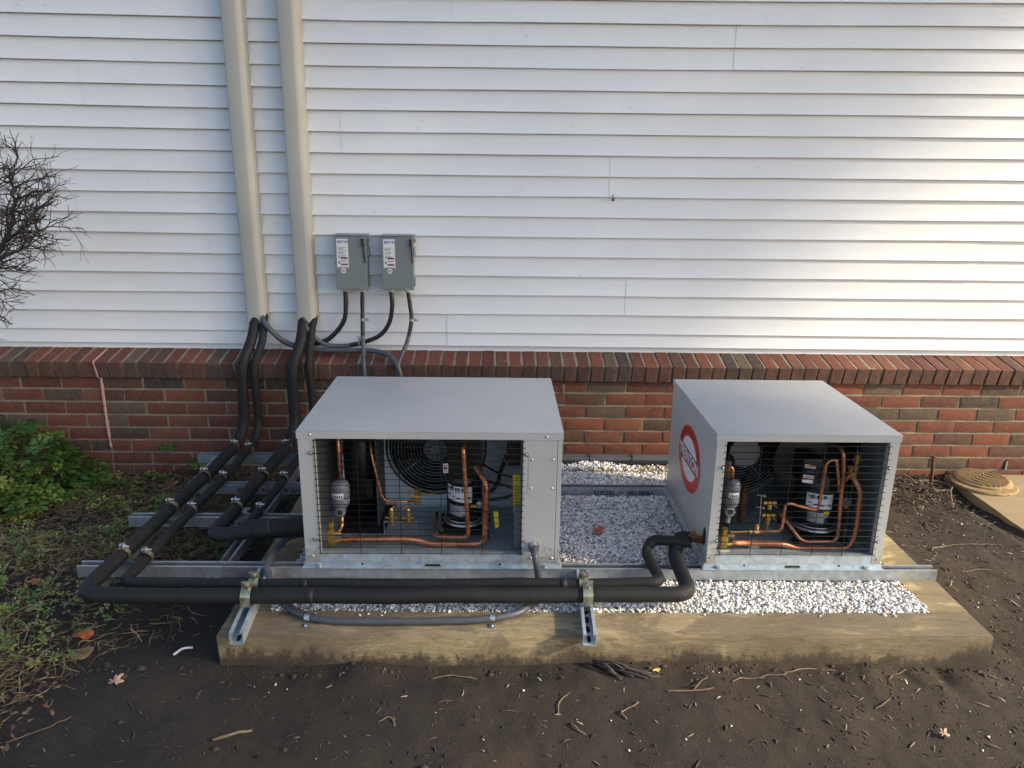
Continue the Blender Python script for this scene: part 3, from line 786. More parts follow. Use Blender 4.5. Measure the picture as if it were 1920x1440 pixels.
def drier(t, x, y, z0, z1, r, xlab, lx=.02):
    h = z1-z0
    m_ = MB(); m_.lathe((x, y, z0), [(r*.35, 0), (r*.72, .004), (r*.93, .012), (r, .022), (r, h*.33), (r*.965, h*.35), (r*.965, h*.38), (r, h*.40), (r, h*.70), (r*.965, h*.72), (r, h*.74), (r, h-.02), (r*.9, h-.009), (r*.62, h-.002), (r*.3, h)], 28)
    d = part('filter_drier', m_, M['drier'], t, 50)
    m_ = MB(); n = 8; vs = []
    for k in range(n+1):
        a = R(-90-48+lx*0+78*k/n+xlab); vs += [(x+(r+.0006)*math.cos(a), y+(r+.0006)*math.sin(a), z0+h*.42), (x+(r+.0006)*math.cos(a), y+(r+.0006)*math.sin(a), z0+h*.62)]
    m_.add(vs, [(2*k, 2*k+2, 2*k+3, 2*k+1) for k in range(n)]); lb = part('label', m_, M['white'], d)
    m_ = MB()
    for k in range(5):
        a = R(-90-36+xlab+k*13); m_.add([(x+(r+.0012)*math.cos(a+dd), y+(r+.0012)*math.sin(a+dd), z0+h*zz) for dd, zz in ((0, .47), (.12, .47), (.12, .55), (0, .55))], [(0, 1, 2, 3)])
    part('print', m_, M['ink'], lb)

def service_valve(t, x, y, z0, z1, side=1):
    m_ = MB(); w_ = .0125
    m_.box(x-w_, x+w_, y-w_, y+w_, z0, z0+(z1-z0)*.62, 0, .003)
    m_.lathe((x, y, z0+(z1-z0)*.62), [(w_*1.0, 0), (w_*1.0, .006), (w_*.7, .007), (w_*.7, .014), (w_*.95, .015), (w_*.95, (z1-z0)*.38)], 6)
    m_.lathe((x+side*w_, y, z0+.016), [(.009, 0), (.009, side*.012), (.0075, side*.013), (.0075, side*.02)], 8, 0, 'x')
    m_.lathe((x+side*w_, y, z0+.047), [(.006, 0), (.006, side*.012), (.008, side*.013), (.008, side*.024)], 8, 0, 'x')
    part('service_valve', m_, M['brass'], t, 35)

def schrader(t, x, y, z, h=.066):
    m_ = MB(); m_.lathe((x, y, z), [(.008, 0), (.011, .006), (.011, .014), (.006, .016), (.006, .024), (.012, .026), (.012, .034), (.007, .036), (.010, .041), (.010, .050), (.007, .053), (.009, .058), (.005, h)], 12)
    m_.tube([(x-.022, y-.004, z+.03), (x+.022, y-.004, z+.03)], .005, 8); part('access_valve', m_, M['brass'], t, 40)

def compressor(t, x, y, z0, r, h, tilt=0, lab=(0, 70), gap=0):
    m_ = MB(); m_.lathe((x, y, z0), [(r*.93, 0), (r*1.0, .012), (r*1.0, h*.62), (r*1.03, h*.63), (r*1.03, h*.66), (r*.99, h*.67), (r*.95, h*.80), (r*.78, h*.92), (r*.45, h*.985), (r*.1, h)], 40)
    c = part('compressor', m_, M['black'], t, 50)
    m_ = MB(); m_.torus((x, y, z0-.008), r*1.10, .0065, 'z', 40, 8); m_.torus((x, y, z0+.004), r*1.04, .003, 'z', 40, 6); part('base_ring', m_, M['steel'], c, True)
    m_ = MB(); m_.box(x-r*1.25, x+r*1.25, y-r*1.1, y+r*1.1, z0-.038, z0-.030, 0, .002)
    for sx in (-1, 1):
        for sy in (-1, 1): m_.lathe((x+sx*r*1.2, y+sy*r*1.05, z0-.055), [(.014, 0), (.014, .012), (.010, .02), (.014, .026)], 12)
    part('mounting_feet', m_, M['blackm'], c, 40)
    for sx in (-1, 1):
        m_ = MB(); m_.lathe((x+sx*r*1.2, y-r*1.05, z0-.029), [(.008, 0), (.008, .006), (.004, .007), (.004, .014)], 6); part('mounting_bolt', m_, M['steel'], c, 35)
    # curved paper label
    def curved(a0, a1, za, zb, mat, nm, par, off=.0007, slant=0):
        mm = MB(); n = 12; vs = []
        for k in range(n+1):
            a = R(a0+(a1-a0)*k/n); s = slant*(k/n)
            vs += [(x+(r+off)*math.cos(a), y+(r+off)*math.sin(a), za-s), (x+(r+off)*math.cos(a), y+(r+off)*math.sin(a), zb-s*.3)]
        mm.add(vs, [(2*k, 2*k+2, 2*k+3, 2*k+1) for k in range(n)]); return part(nm, mm, mat, par)
    a0, a1 = lab; zt = z0+h*.60; zb_ = z0+h*.32
    L_ = curved(a0, a1, zb_+.012, zt, M['white'], 'paper_label', c, slant=.010)
    for k in range(9):
        aa = a0+4+k*(a1-a0-22)/9; curved(aa, aa+(a1-a0)*.062*(1 if k % 3 else .5), zt-.020, zt-.006, M['ink'], 'barcode', L_, .0013)
    for k in range(3): curved(a0+6+k*16, a0+16+k*17, zt-.040-k*.004, zt-.036-k*.004, M['ink'], 'print', L_, .0013)
    curved(a1-12, a1-4, zt-.05, zt-.042, M['ink'], 'print', L_, .0013)
    for k in range(8):
        z = zb_-.004-k*.0052; curved(a0+8, a0+8+(a1-a0)*random.uniform(.55, .85), z-.002-.004, z-.004, M['vent'], 'print', c, .0008, .004)
    return c, curved

def fan(t, cx, cz, y, r, rings, motor_r, guard_y, spokes=(0, 72, 144, 216, 288)):
    m_ = MB()
    for k in range(rings):
        rr = motor_r*1.08+(r-motor_r*1.08)*k/(rings-1)
        m_.torus((cx, guard_y+.022*(1-((rr/r)**2)), cz), rr, .00125, 'y', 64, 5)
    for a in spokes:
        a = R(a); m_.tube([(cx+motor_r*math.cos(a), guard_y+.020, cz+motor_r*math.sin(a)), (cx+r*.7*math.cos(a), guard_y+.010, cz+r*.7*math.sin(a)), (cx+r*1.03*math.cos(a), guard_y-.002, cz+r*1.03*math.sin(a))], .0018, 5)
    part('fan_guard', m_, M['chrome'], t, True)
    m_ = MB(); m_.lathe((cx, y, cz), [(r*1.02, -.045), (r*1.0, -.02), (r*1.03, 0), (r*1.08, .004)], 56, 0, 'y', cap=False); part('fan_shroud', m_, M['black'], t, True)
    m_ = MB()
    for q in range(4):
        a0 = R(90*q+20); n = 8; vs = []
        for i in range(5):
            rr = motor_r*.9+(r*.96-motor_r*.9)*i/4
            for k in range(n+1):
                a = a0+R(56)*k/n+.15*i/4; vs.append((cx+rr*math.cos(a), y+.030+.030*k/n, cz+rr*math.sin(a)))
        m_.add(vs, [(i*(n+1)+k, i*(n+1)+k+1, (i+1)*(n+1)+k+1, (i+1)*(n+1)+k) for i in range(4) for k in range(n)])
    part('fan_blades', m_, M['black'], t, True)

def casing(t, x0, x1, gx0, gx1, right_panel):
    yf, yb, zt, zb = -1.295, -.632, .705, .217
    m_ = MB(); m_.box(x0-.003, x1+.003, yf-.003, yb+.003, zt-.0025, zt, 0, .0011)
    m_.box(x0-.003, x1+.003, yf-.003, yf-.0005, zt-.027, zt-.0026); m_.box(x0-.003, x1+.003, yb+.0005, yb+.003, zt-.027, zt-.0026)
    m_.box(x0-.003, x0-.0005, yf-.0004, yb+.0004, zt-.027, zt-.0026); m_.box(x1+.0005, x1+.003, yf-.0004, yb+.0004, zt-.027, zt-.0026)
    part('lid', m_, M['paint'], t, 30)
    for nm, xa, xb in (('side_panel', x0, x0+.002), ('side_panel', x1-.002, x1)):
        m_ = MB(); m_.box(xa, xb, yf+.001, yb, zb, zt-.003); part(nm, m_, M['paint'], t)
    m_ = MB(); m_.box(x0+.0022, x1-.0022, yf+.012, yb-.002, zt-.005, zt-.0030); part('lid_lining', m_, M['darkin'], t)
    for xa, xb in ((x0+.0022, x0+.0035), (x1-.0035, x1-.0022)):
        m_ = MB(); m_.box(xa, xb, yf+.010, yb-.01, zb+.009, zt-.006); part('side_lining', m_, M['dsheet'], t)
    # front posts with a returned edge
    m_ = MB(); m_.box(x0+.0005, gx0, yf, yf+.0025, zb, zt-.0275, 0, .001); m_.box(gx0-.002, gx0, yf+.0026, yf+.022, zb+.03, zt-.0275)
    part('front_post', m_, M['paint'], t)
    m_ = MB(); m_.box(gx1, right_panel if right_panel else x1-.0005, yf, yf+.0025, zb, zt-.0275, 0, .001); m_.box(gx1, gx1+.002, yf+.0026, yf+.022, zb+.03, zt-.0275)
    part('front_post' if not right_panel else 'control_panel', m_, M['paint'], t)
    if right_panel:
        m_ = MB(); m_.box(right_panel+.0012, x1-.0005, yf, yf+.0025, zb, zt-.0275, 0, .001); part('front_post', m_, M['paint'], t)
    # bottom rail and pan
    m_ = MB(); m_.box(gx0+.0005, gx1-.0005, yf+.001, yf+.003, zb, zb+.034); m_.box(gx0+.0005, gx1-.0005, yf+.0032, yf+.02, zb+.031, zb+.034)
    part('bottom_rail', m_, M['galv_b'], t)
    m_ = MB(); m_.box(x0+.003, x1-.003, yf+.004, yb-.004, zb+.004, zb+.008); part('base_pan', m_, M['galv_d'], t)
    m_ = MB(); m_.box(x0-.012, x1+.012, yf-.010, yf+.05, .1962, .1990, 0, .001); m_.box(x0-.006, x1+.006, yf+.0035, yf+.006, .1992, zb-.0005)
    m_.box(x0-.006, x0+.02, yf+.007, yb, .1965, zb-.001); m_.box(x1-.02, x1+.006, yf+.007, yb, .1965, zb-.001); m_.box(x0-.010, x1+.010, yb-.05, yb+.01, .1962, .1990, 0, .001)
    part('mounting_rail', m_, M['galv_b'], t)
    m_ = MB(); xm = (x0+x1)/2
    m_.add([(xm-.03, yf+.0030, .1995), (xm+.03, yf+.0030, .1995), (xm+.024, yf+.0030, .2075), (xm-.024, yf+.0030, .2075)], [(0, 1, 2, 3)])
    for dx in (-.25, .24): m_.lathe((xm+dx*(x1-x0)/.9, yf+.0034, .2075), [(.004, 0), (.004, .0006)], 10, 0, 'y')
    sl2 = part('rail_slots', m_, M['blackm'], t); sl2['kind'] = 'stuff'
    for bx in (x0+.045, x1-.05):
        m_ = MB(); m_.lathe((bx, yf+.004-.006, .1992), [(.011, 0), (.011, .002), (.0075, .0022), (.0075, .009)], 6); part('mounting_bolt', m_, M['steel'], t, 30)
    # condenser coil at the back
    m_ = MB(); m_.box(x0+.02, x1-.02, yb-.055, yb-.006, zb+.01, zt-.01)
    for k in range(70):
        xx = x0+.02+(x1-x0-.04)*k/69; m_.box(xx-.0004, xx+.0004, yb-.058, yb-.0552, zb+.01, zt-.01)
    for k in range(60):
        zz = zb+.012+(zt-zb-.03)*k/59; m_.box(x0+.02, x1-.02, yb-.0055, yb-.003, zz-.0004, zz+.0004)
    part('condenser_coil', m_, M['fin'], t)
def ctube(t, nm, pts, r, rad, mat, seg=14):
    m_ = MB(); m_.tube(fillet(pts, rad), r, seg); return part(nm, m_, mat, t, True)

# ---- left unit
U = thing('condensing_unit', 'wide light grey condensing unit on the left, its wire grille showing a round fan guard', 'condensing unit', (-.225, -.96, .195))
casing(U, -.667, .220, -.612, .088, .2035)
wire_grille(U, -.618, .094, .253, .672, 19, [-.612+.1405*k for k in range(5)]+[.086], -1.2995)
for hx, hz, s in ((-.6245, .627, 1), (-.629, .306, 1), (.099, .626, -1), (.098, .301, -1)): loop_hook(U, hx, hz, -1.3015, s)
screws(U, [(-.624, -1.298, .692), (.166, -1.298, .690), (-.640, -1.295, .240), (.118, -1.295, .632-.025), (.190, -1.295, .632-.025), (.116, -1.295, .49+.012), (.189, -1.295, .49+.012), (.195, -1.295, .236), (.122, -1.295, .236)])
mb = MB(); mb.box(.107, .2015, -1.2962, -1.2952, .476, .627, 0, .0004); part('cover_plate', mb, M['paint'], U)
mb = MB(); mb.torus((.181, -1.2954, .272), .0105, .0008, 'y', 24, 5); part('knockout', mb, M['paint'], U, True)
mb = MB(); mb.lathe((.131, -1.295, .283), [(.021, 0), (.021, .005), (.016, .006), (.016, .016), (.0175, .017), (.0175, .024)], 8, 0, 'y'); part('conduit_fitting', mb, M['steel'], U, 40)
mb = MB(); mb.box(.062, .087, -1.24, -1.238, .25, .41); part('inner_flange', mb, M['dsheet'], U)
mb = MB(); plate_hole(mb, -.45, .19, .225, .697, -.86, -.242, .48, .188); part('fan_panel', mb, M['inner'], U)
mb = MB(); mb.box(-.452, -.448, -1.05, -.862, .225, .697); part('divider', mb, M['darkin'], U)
fan(U, -.242, .48, -.86, .186, 12, .046, -.895)
mb = MB(); mb.lathe((-.242, -.875, .48), [(.02, -.07), (.047, -.065), (.047, .0), (.043, .008), (.02, .010), (.0, .010)], 32, 0, 'y'); mo = part('fan_motor', mb, M['greyd'], U, 40)
mb = MB()
for rr, n, sp in ((.034, 12, .6), (.024, 8, .6)):
    for k in range(n):
        a0 = 2*math.pi*k/n; a1 = a0+2*math.pi/n*sp
        vs = [(-.242+q*math.cos(a), -.8845-.001, .48+q*math.sin(a)) for q in (rr-.003, rr+.003) for a in (a0, (a0+a1)/2, a1)]
        mb.add(vs, [(0, 1, 4, 3), (1, 2, 5, 4)])
part('motor_slots', mb, M['blackm'], mo)
drier(U, -.557, -1.19, .378, .482, .0325, 0)
ctube(U, 'copper_pipe', [(-.555, -1.19, .480), (-.555, -1.19, .690)], .0062, .02, M['copper'])
mb = MB(); mb.lathe((-.557, -1.208, .366), [(.019, -.012), (.019, .004), (.014, .006), (.012, .007)], 18, 0, 'y'); mb.cyl((-.557, -1.19, .380), (-.557, -1.19, .345), .010, 12)
sgl = part('sight_glass', mb, M['greyd'], U, 40)
mb = MB(); mb.lathe((-.557, -1.2145, .366), [(.010, 0), (.009, .002)], 14, 0, 'y'); part('glass', mb, M['glass'], sgl)
ctube(U, 'copper_pipe', [(-.556, -1.19, .345), (-.556, -1.19, .300), (-.57, -1.235, .292)], .0065, .02, M['copper'])
service_valve(U, -.588, -1.235, .250, .345)
ctube(U, 'copper_pipe', [(-.555, -1.22, .263), (-.34, -1.20, .258), (-.30, -1.20, .256), (-.238, -1.20, .238), (-.043, -1.20, .238), (-.036, -1.20, .48), (-.085, -1.13, .525), (-.13, -1.08, .525)], .0115, .035, M['copper'])
ctube(U, 'copper_pipe', [(-.118, -1.10, .640), (-.117, -1.22, .615), (-.100, -1.22, .275), (-.225, -1.20, .268), (-.225, -1.05, .29)], .0078, .022, M['copper'])
ctube(U, 'capillary_pipe', [(-.47, -1.06, .60), (-.455, -1.10, .530), (-.420, -1.10, .355), (-.30, -1.08, .350)], .0045, .035, M['copper'], 8)
ctube(U, 'capillary_pipe', [(-.45, -1.02, .60), (-.452, -1.02, .33)], .0018, .02, M['brass'], 6)
service_valve(U, -.297, -1.06, .330, .392, -1)
ctube(U, 'capillary_pipe', [(-.29, -1.06, .365), (-.20, -1.03, .362)], .004, .02, M['brass'], 8)
for sx in (-.384, -.322): schrader(U, sx, -1.15, .290)
ctube(U, 'capillary_pipe', [(-.384, -1.15, .352), (-.37, -1.12, .356)], .004, .02, M['copper'], 8)
ctube(U, 'capillary_pipe', [(-.37, -1.13, .312), (-.33, -1.10, .345), (-.318, -1.10, .345)], .003, .02, M['copper'], 8)
mb = MB(); mb.box(-.413, -.292, -1.149, -1.134, .296, .300); mb.tube([(-.412, -1.15, .298), (-.412, -1.15, .232)], .0018, 6); mb.tube([(-.294, -1.15, .298), (-.294, -1.15, .232)], .0018, 6)
for bx in (-.42, -.287): mb.lathe((bx, -1.15, .2265), [(.010, 0), (.010, .003), (.006, .004), (.006, .014)], 6)
part('valve_bracket', mb, M['steel'], U, 30)
comp, curved = compressor(U, -.120, -1.075, .290, .067, .245, lab=(-151, -64))
mb = MB(); mb.box(-.180, -.058, -1.150, -1.03, .470, .690, 0, .006); mb.box(-.165, -.07, -1.13, -1.02, .425, .4698, 0, .004); tb = part('terminal_box', mb, M['black'], U)
mb = MB(); mb.box(-.192, -.1745, -1.162, -1.158, .500, .535, 0); lg = part('maker_sticker', mb, M['white'], U)
mb = MB(); mb.box(-.191, -.1755, -1.1632, -1.1622, .526, .531, 0); mb.box(-.189, -.178, -1.1632, -1.1622, .512, .523, 1); mb.box(-.191, -.1755, -1.1632, -1.1622, .505, .509, 0); part('print', mb, [M['orange'], M['navy']], lg)
mb = MB(); mb.box(.036, .083, -1.20, -1.05, .543, .69, 0, .003); part('relay_box', mb, M['black'], U)
ctube(U, 'cable', [(.035, -1.10, .545), (.012, -1.08, .47), (.004, -1.06, .41), (-.04, -1.06, .365), (-.06, -1.09, .36)], .008, .05, M['blackcon'])
ctube(U, 'cable', [(.06, -1.15, .478), (.0, -1.10, .475), (-.05, -1.05, .487)], .004, .03, M['blackcon'])
ctube(U, 'cable', [(.07, -1.15, .435), (.0, -1.10, .432), (-.04, -1.07, .43)], .005, .03, M['blackcon'])
ctube(U, 'cable', [(.07, -1.16, .42), (.02, -1.13, .385), (-.05, -1.09, .362)], .006, .03, M['blackcon'])
ctube(U, 'cable', [(-.03, -.95, .56), (.03, -.9, .49), (.03, -.88, .40)], .0015, .03, M['vent'], 5)
mb = MB(); mb.lathe((-.063, -1.148, .372), [(.010, -.02), (.010, 0), (.014, .001), (.014, .010), (.008, .011), (.008, .02)], 10, 0, 'y'); part('cable_gland', mb, M['steel'], U, 40)
ctube(U, 'brass_fitting', [(-.095, -1.16, .368), (-.072, -1.165, .372)], .007, .01, M['brass'], 8)
mb = MB(); mb.add([(.056, -1.205, .512), (.083, -1.205, .512), (.084, -1.210, .366), (.060, -1.210, .366), (.056, -1.202, .512), (.083, -1.202, .512), (.084, -1.207, .366), (.060, -1.207, .366)], [(0, 3, 2, 1), (4, 5, 6, 7), (0, 1, 5, 4), (1, 2, 6, 5), (2, 3, 7, 6), (3, 0, 4, 7)]); wt = part('warning_tag', mb, M['yellow'], U)
mb = MB(); mb.lathe((.071, -1.2062, .500), [(.004, 0), (.004, .0008)], 10, 0, 'y')
for k in range(8): mb.box(.062, .079, -1.2125, -1.2118, .385+k*.012, .389+k*.012)
part('print', mb, M['leafo'], wt)
mb = MB(); mb.add([(-.012, -1.19, .364), (.006, -1.19, .366), (.009, -1.195, .306), (-.004, -1.195, .297), (-.012, -1.188, .364), (.006, -1.188, .366), (.009, -1.193, .306), (-.004, -1.193, .297)], [(0, 3, 2, 1), (4, 5, 6, 7), (0, 1, 5, 4), (1, 2, 6, 5), (2, 3, 7, 6), (3, 0, 4, 7)]); part('warning_tag', mb, M['yellow'], U)
mb = MB(); mb.lathe((-.52, -.95, .235), [(.035, 0), (.048, .012), (.048, .30), (.038, .32), (.01, .325)], 24); part('liquid_receiver', mb, M['black'], U, 50)
mb = MB(); mb.box(-.50, -.475, -.999, -.997, .33, .40); part('receiver_label', mb, M['green'], U)
ctube(U, 'brass_fitting', [(-.53, -1.0, .575), (-.505, -1.0, .575)], .007, .01, M['brass'], 8)
mb = MB(); mb.box(-.60, -.42, -1.10, -.80, .2255, .232); part('drip_tray', mb, M['blackm'], U)

# ---- right unit
V = thing('condensing_unit', 'narrower grey condensing unit on the right with a round red badge on its side', 'condensing unit', (1.055, -.96, .195))
casing(V, .742, 1.366, .776, 1.332, None)
wire_grille(V, .776, 1.332, .255, .664, 18, [.787+.1085*k for k in range(5)]+[1.331], -1.2995, .008)
for hx, hz, s in ((.768, .583, 1), (.771, .308, 1), (1.339, .585, -1), (1.341, .308, -1)): loop_hook(V, hx, hz, -1.3015, s)
screws(V, [(1.352, -1.295, .236), (.757, -1.295, .240)], r=.0035)
mb = MB(); mb.lathe((.7385, -1.227, .672), [(.004, 0), (.004, -.002), (.002, -.004)], 8, 0, 'x'); mb.lathe((.7385, -.70, .45), [(.004, 0), (.004, -.002)], 8, 0, 'x'); part('screw', mb, M['steel'], V)
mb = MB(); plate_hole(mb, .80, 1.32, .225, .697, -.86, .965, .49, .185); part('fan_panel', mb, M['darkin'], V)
fan(V, .965, .49, -.86, .183, 12, .058, -.895, (20, 92, 164, 236, 308))
mb = MB(); mb.lathe((.958, -.955, .505), [(.058, 0), (.060, .004), (.016, .006), (.016, .009), (.010, .009), (.010, .005), (.0, .005)], 32, 0, 'y'); part('motor_cap', mb, M['greyd'], V, 40)
mb = MB(); mb.lathe((.958, -.945, .505), [(.05, -.06), (.055, -.05), (.055, 0)], 28, 0, 'y'); part('fan_motor', mb, M['black'], V, 40)
mb = MB(); mb.lathe((.84, -1.06, .235), [(.035, 0), (.046, .012), (.046, .285), (.038, .30), (.01, .306)], 24); part('liquid_receiver', mb, M['black'], V, 50)
drier(V, .842, -1.20, .391, .497, .0275, 8)
ctube(V, 'copper_pipe', [(.837, -1.20, .495), (.836, -1.20, .545), (.805, -1.19, .552)], .0062, .02, M['copper'])
mb = MB(); mb.lathe((.837, -1.215, .380), [(.018, -.012), (.018, .004), (.013, .006)], 18, 0, 'y'); mb.cyl((.84, -1.20, .393), (.836, -1.20, .33), .0085, 12)
sgl = part('sight_glass', mb, M['greyd'], V, 40)
mb = MB(); mb.lathe((.837, -1.2215, .380), [(.010, 0), (.009, .002)], 14, 0, 'y'); part('glass', mb, M['glass'], sgl)
service_valve(V, .817, -1.235, .247, .325)
mb = MB(); mb.box(.798, .836, -1.262, -1.2505, .228, .2455, 0, .001); part('valve_tag', mb, M['white'], V)
ctube(V, 'copper_pipe', [(.85, -1.225, .262), (.90, -1.20, .248), (1.05, -1.20, .245), (1.10, -1.20, .226), (1.300, -1.20, .226), (1.312, -1.20, .30), (1.312, -1.19, .455), (1.285, -1.16, .50), (1.282, -1.17, .515)], .0108, .035, M['copper'])
ctube(V, 'copper_pipe', [(1.215, -1.08, .60), (1.236, -1.17, .605), (1.243, -1.18, .53), (1.258, -1.18, .245), (1.125, -1.18, .242), (1.05, -1.14, .34)], .0075, .030, M['copper'])
ctube(V, 'copper_pipe', [(1.250, -1.15, .43), (1.226, -1.20, .47), (1.196, -1.21, .585), (1.162, -1.21, .57), (1.158, -1.21, .382), (1.04, -1.20, .410), (1.036, -1.20, .295), (.945, -1.19, .292)], .0055, .022, M['copper'], 10)
mb = MB(); mb.tube([(.855, -1.19, .286), (.925, -1.19, .289)], .003, 8); mb.lathe((.922, -1.19, .289), [(.008, 0), (.008, .01), (.005, .011), (.005, .018), (.009, .019), (.009, .035), (.006, .036), (.006, .05)], 8, 0, 'x'); mb.lathe((.949, -1.19, .289), [(.008, 0), (.008, .022), (.005, .023), (.005, .03)], 8); part('brass_fitting', mb, M['brass'], V, 40)
for zc in (.375, .325):
    mb = MB(); mb.lathe((.985, -1.13, zc), [(.011, 0), (.011, .010), (.006, .011), (.006, .016), (.010, .017), (.010, .027), (.006, .028), (.010, .034), (.010, .046), (.004, .052)], 10, 0, 'x')
    mb.lathe((1.008, -1.135, zc-.022), [(.009, 0), (.009, .012), (.006, .02)], 8); mb.tube([(1.015, -1.145, zc), (1.03, -1.16, zc-.006)], .003, 6); part('access_valve', mb, M['brass'], V, 40)
mb = MB(); mb.lathe((1.004, -1.14, .272), [(.006, 0), (.006, .02), (.009, .021), (.009, .034)], 8); part('brass_fitting', mb, M['brass'], V, 40)
mb = MB(); mb.tube([(.972, -1.14, .41), (.978, -1.14, .262)], .002, 6)
for zc in (.41, .362): mb.tube([(.955, -1.14, zc), (.985, -1.14, zc)], .0016, 6); mb.lathe((.983, -1.142, zc-.004), [(.0045, 0), (.0045, .006)], 8)
part('valve_bracket', mb, M['steel'], V)
mb = MB(); mb.box(.925, .965, -1.20, -1.15, .226, .229); mb.box(.928, .962, -1.20, -1.17, .2292, .246, 0, .002); part('copper_clip', mb, M['galv_b'], V)
mb = MB(); mb.cyl((.945, -1.03, .25), (.945, -1.03, .375), .015, 14); mb.cyl((.945, -1.03, .375), (.945, -1.03, .39), .010, 14); part('check_valve', mb, M['rust'], V, 40)
comp, curved = compressor(V, 1.205, -1.075, .278, .075, .235, lab=(-140, -66))
mb = MB(); mb.box(1.105, 1.185, -1.150, -1.03, .455, .56, 0, .02); mb.lathe((1.22, -1.03, .50), [(.17, -.05), (.175, 0), (.16, .012), (.0, .016)], 40, 0, 'y'); tb = part('terminal_box', mb, M['black'], V, 40)
mb = MB()
for k, (za, zb_) in enumerate(((.528, .540), (.488, .500), (.470, .483))): mb.add([(1.112-k*.002, -1.156, zb_), (1.150-k*.001, -1.156, zb_-.006), (1.150-k*.001, -1.156, za-.006), (1.112-k*.002, -1.156, za)], [(0, 3, 2, 1)])
lg = part('maker_sticker', mb, M['white'], V)
mb = MB()
for k, (za, zb_) in enumerate(((.531, .537), (.491, .497))): mb.add([(1.116-k*.002, -1.157, zb_-.001), (1.147-k*.001, -1.157, zb_-.006), (1.147-k*.001, -1.157, za-.006), (1.116-k*.002, -1.157, za-.001)], [(0, 3, 2, 1)], 0)
mb.add([(1.120, -1.157, .517), (1.143, -1.157, .514), (1.143, -1.157, .506), (1.120, -1.157, .509)], [(0, 3, 2, 1)], 1)
part('print', mb, [M['orange'], M['navy']], lg)
mb = MB(); mb.torus((1.17, -1.0, .48), .11, .002, 'y', 40, 5, 0, R(120), R(250)); part('fan_ring_wire', mb, M['chrome'], V)
mb = MB(); mb.lathe((1.290, -1.17, .498), [(.009, 0), (.009, .02), (.011, .021), (.011, .045), (.007, .047), (.009, .055), (.012, .056), (.012, .088), (.004, .09)], 8); mb.cyl((1.290, -1.17, .588), (1.290, -1.17, .60), .003, 6)
mb.lathe((1.272, -1.17, .505), [(.008, 0), (.008, .018), (.010, .019), (.010, .038)], 6); mb.tube([(1.270, -1.17, .53), (1.295, -1.17, .53)], .006, 8); part('pressure_valve', mb, M['brass'], V, 40)
ctube(V, 'copper_pipe', [(1.272, -1.17, .505), (1.268, -1.14, .46), (1.24, -1.12, .44)], .0065, .02, M['copper'])
mb = MB(); mb.lathe((1.290, -1.135, .385), [(.016, -.03), (.016, 0), (.018, .001), (.018, .010), (.009, .011), (.009, .018)], 12, 0, 'y'); part('cable_gland', mb, M['greyd'], V, 40)
mb = MB(); mb.lathe((1.278, -1.16, .376), [(.009, 0), (.009, .006), (.005, .01)], 8, 0, 'y'); part('brass_fitting', mb, M['brass'], V, 40)
ctube(V, 'cable', [(1.29, -1.14, .39), (1.30, -1.10, .44), (1.29, -1.0, .50)], .009, .03, M['blackcon'])
ctube(V, 'cable', [(1.315, -1.16, .37), (1.335, -1.17, .34), (1.338, -1.17, .30)], .0012, .02, M['yellow'], 5)
mb = MB(); vs = [(1.195, 0, .328), (1.225, 0, .328), (1.225, 0, .352), (1.195, 0, .352)]
def on_shell(ax, z, off=.0016): a = math.acos(max(-1, min(1, (ax-1.205)/.075))); return (1.205+(.075+off)*math.cos(-a), -1.075+(.075+off)*math.sin(-a), z)
mb.add([on_shell(1.205, .352), on_shell(1.228, .349), on_shell(1.228, .336), on_shell(1.205, .339)], [(0, 3, 2, 1)], 0); mb.add([on_shell(1.213, .334), on_shell(1.219, .322), on_shell(1.207, .322)], [(0, 2, 1)], 0)
mb.add([on_shell(1.212, .318), on_shell(1.224, .317), on_shell(1.224, .306), on_shell(1.212, .307)], [(0, 3, 2, 1)], 1); part('warning_print', mb, [M['yellow'], M['navy']], V)

# ---- round badge on the left side of the right unit
yc, zc = -.965, .482; A_, B_ = .163, .127
def ell(a, b, x, n=64): return [(x, yc+a*math.cos(2*math.pi*k/n), zc+b*math.sin(2*math.pi*k/n)) for k in range(n)]
mb = MB(); vs = ell(A_, B_, .7414)+ell(A_, B_, .7408); n = 64; mb.add(vs, [tuple(range(n, 2*n))]+[(k, (k+1) % n, n+(k+1) % n, n+k) for k in range(n)]); badge = part('badge', mb, M['red'], V)
mb = MB()
for s in (1, -1):       # two white lens halves above and below the name band
    pts = [(.7402, yc+A_*.71*math.cos(a), zc+B_*.66*math.sin(a)) for a in np.linspace(math.asin(.36)*s, (math.pi-math.asin(.36))*s if s > 0 else -(math.pi-math.asin(.36)), 25)]
    mb.add(pts, [tuple(range(len(pts)))])
part('badge_oval', mb, M['white'], badge)
mb = MB()
for s in (1, -1): mb.box(.7399, .7405, yc-A_*.84, yc+A_*.84, zc+s*B_*.225-.0009, zc+s*B_*.225+.0009)
part('badge_line', mb, M['ink'], badge)
text_mb('TRENTON', .062, lambda a, b: (.7392, yc-a, zc+b), M['white'], badge, bold=.0020, sx=1.0)
text_mb('TRENTON', .062, lambda a, b: (.7397, yc-a, zc+b), M['ink'], badge, bold=.0036, sx=1.0)
word = 'REFRIGERATION'
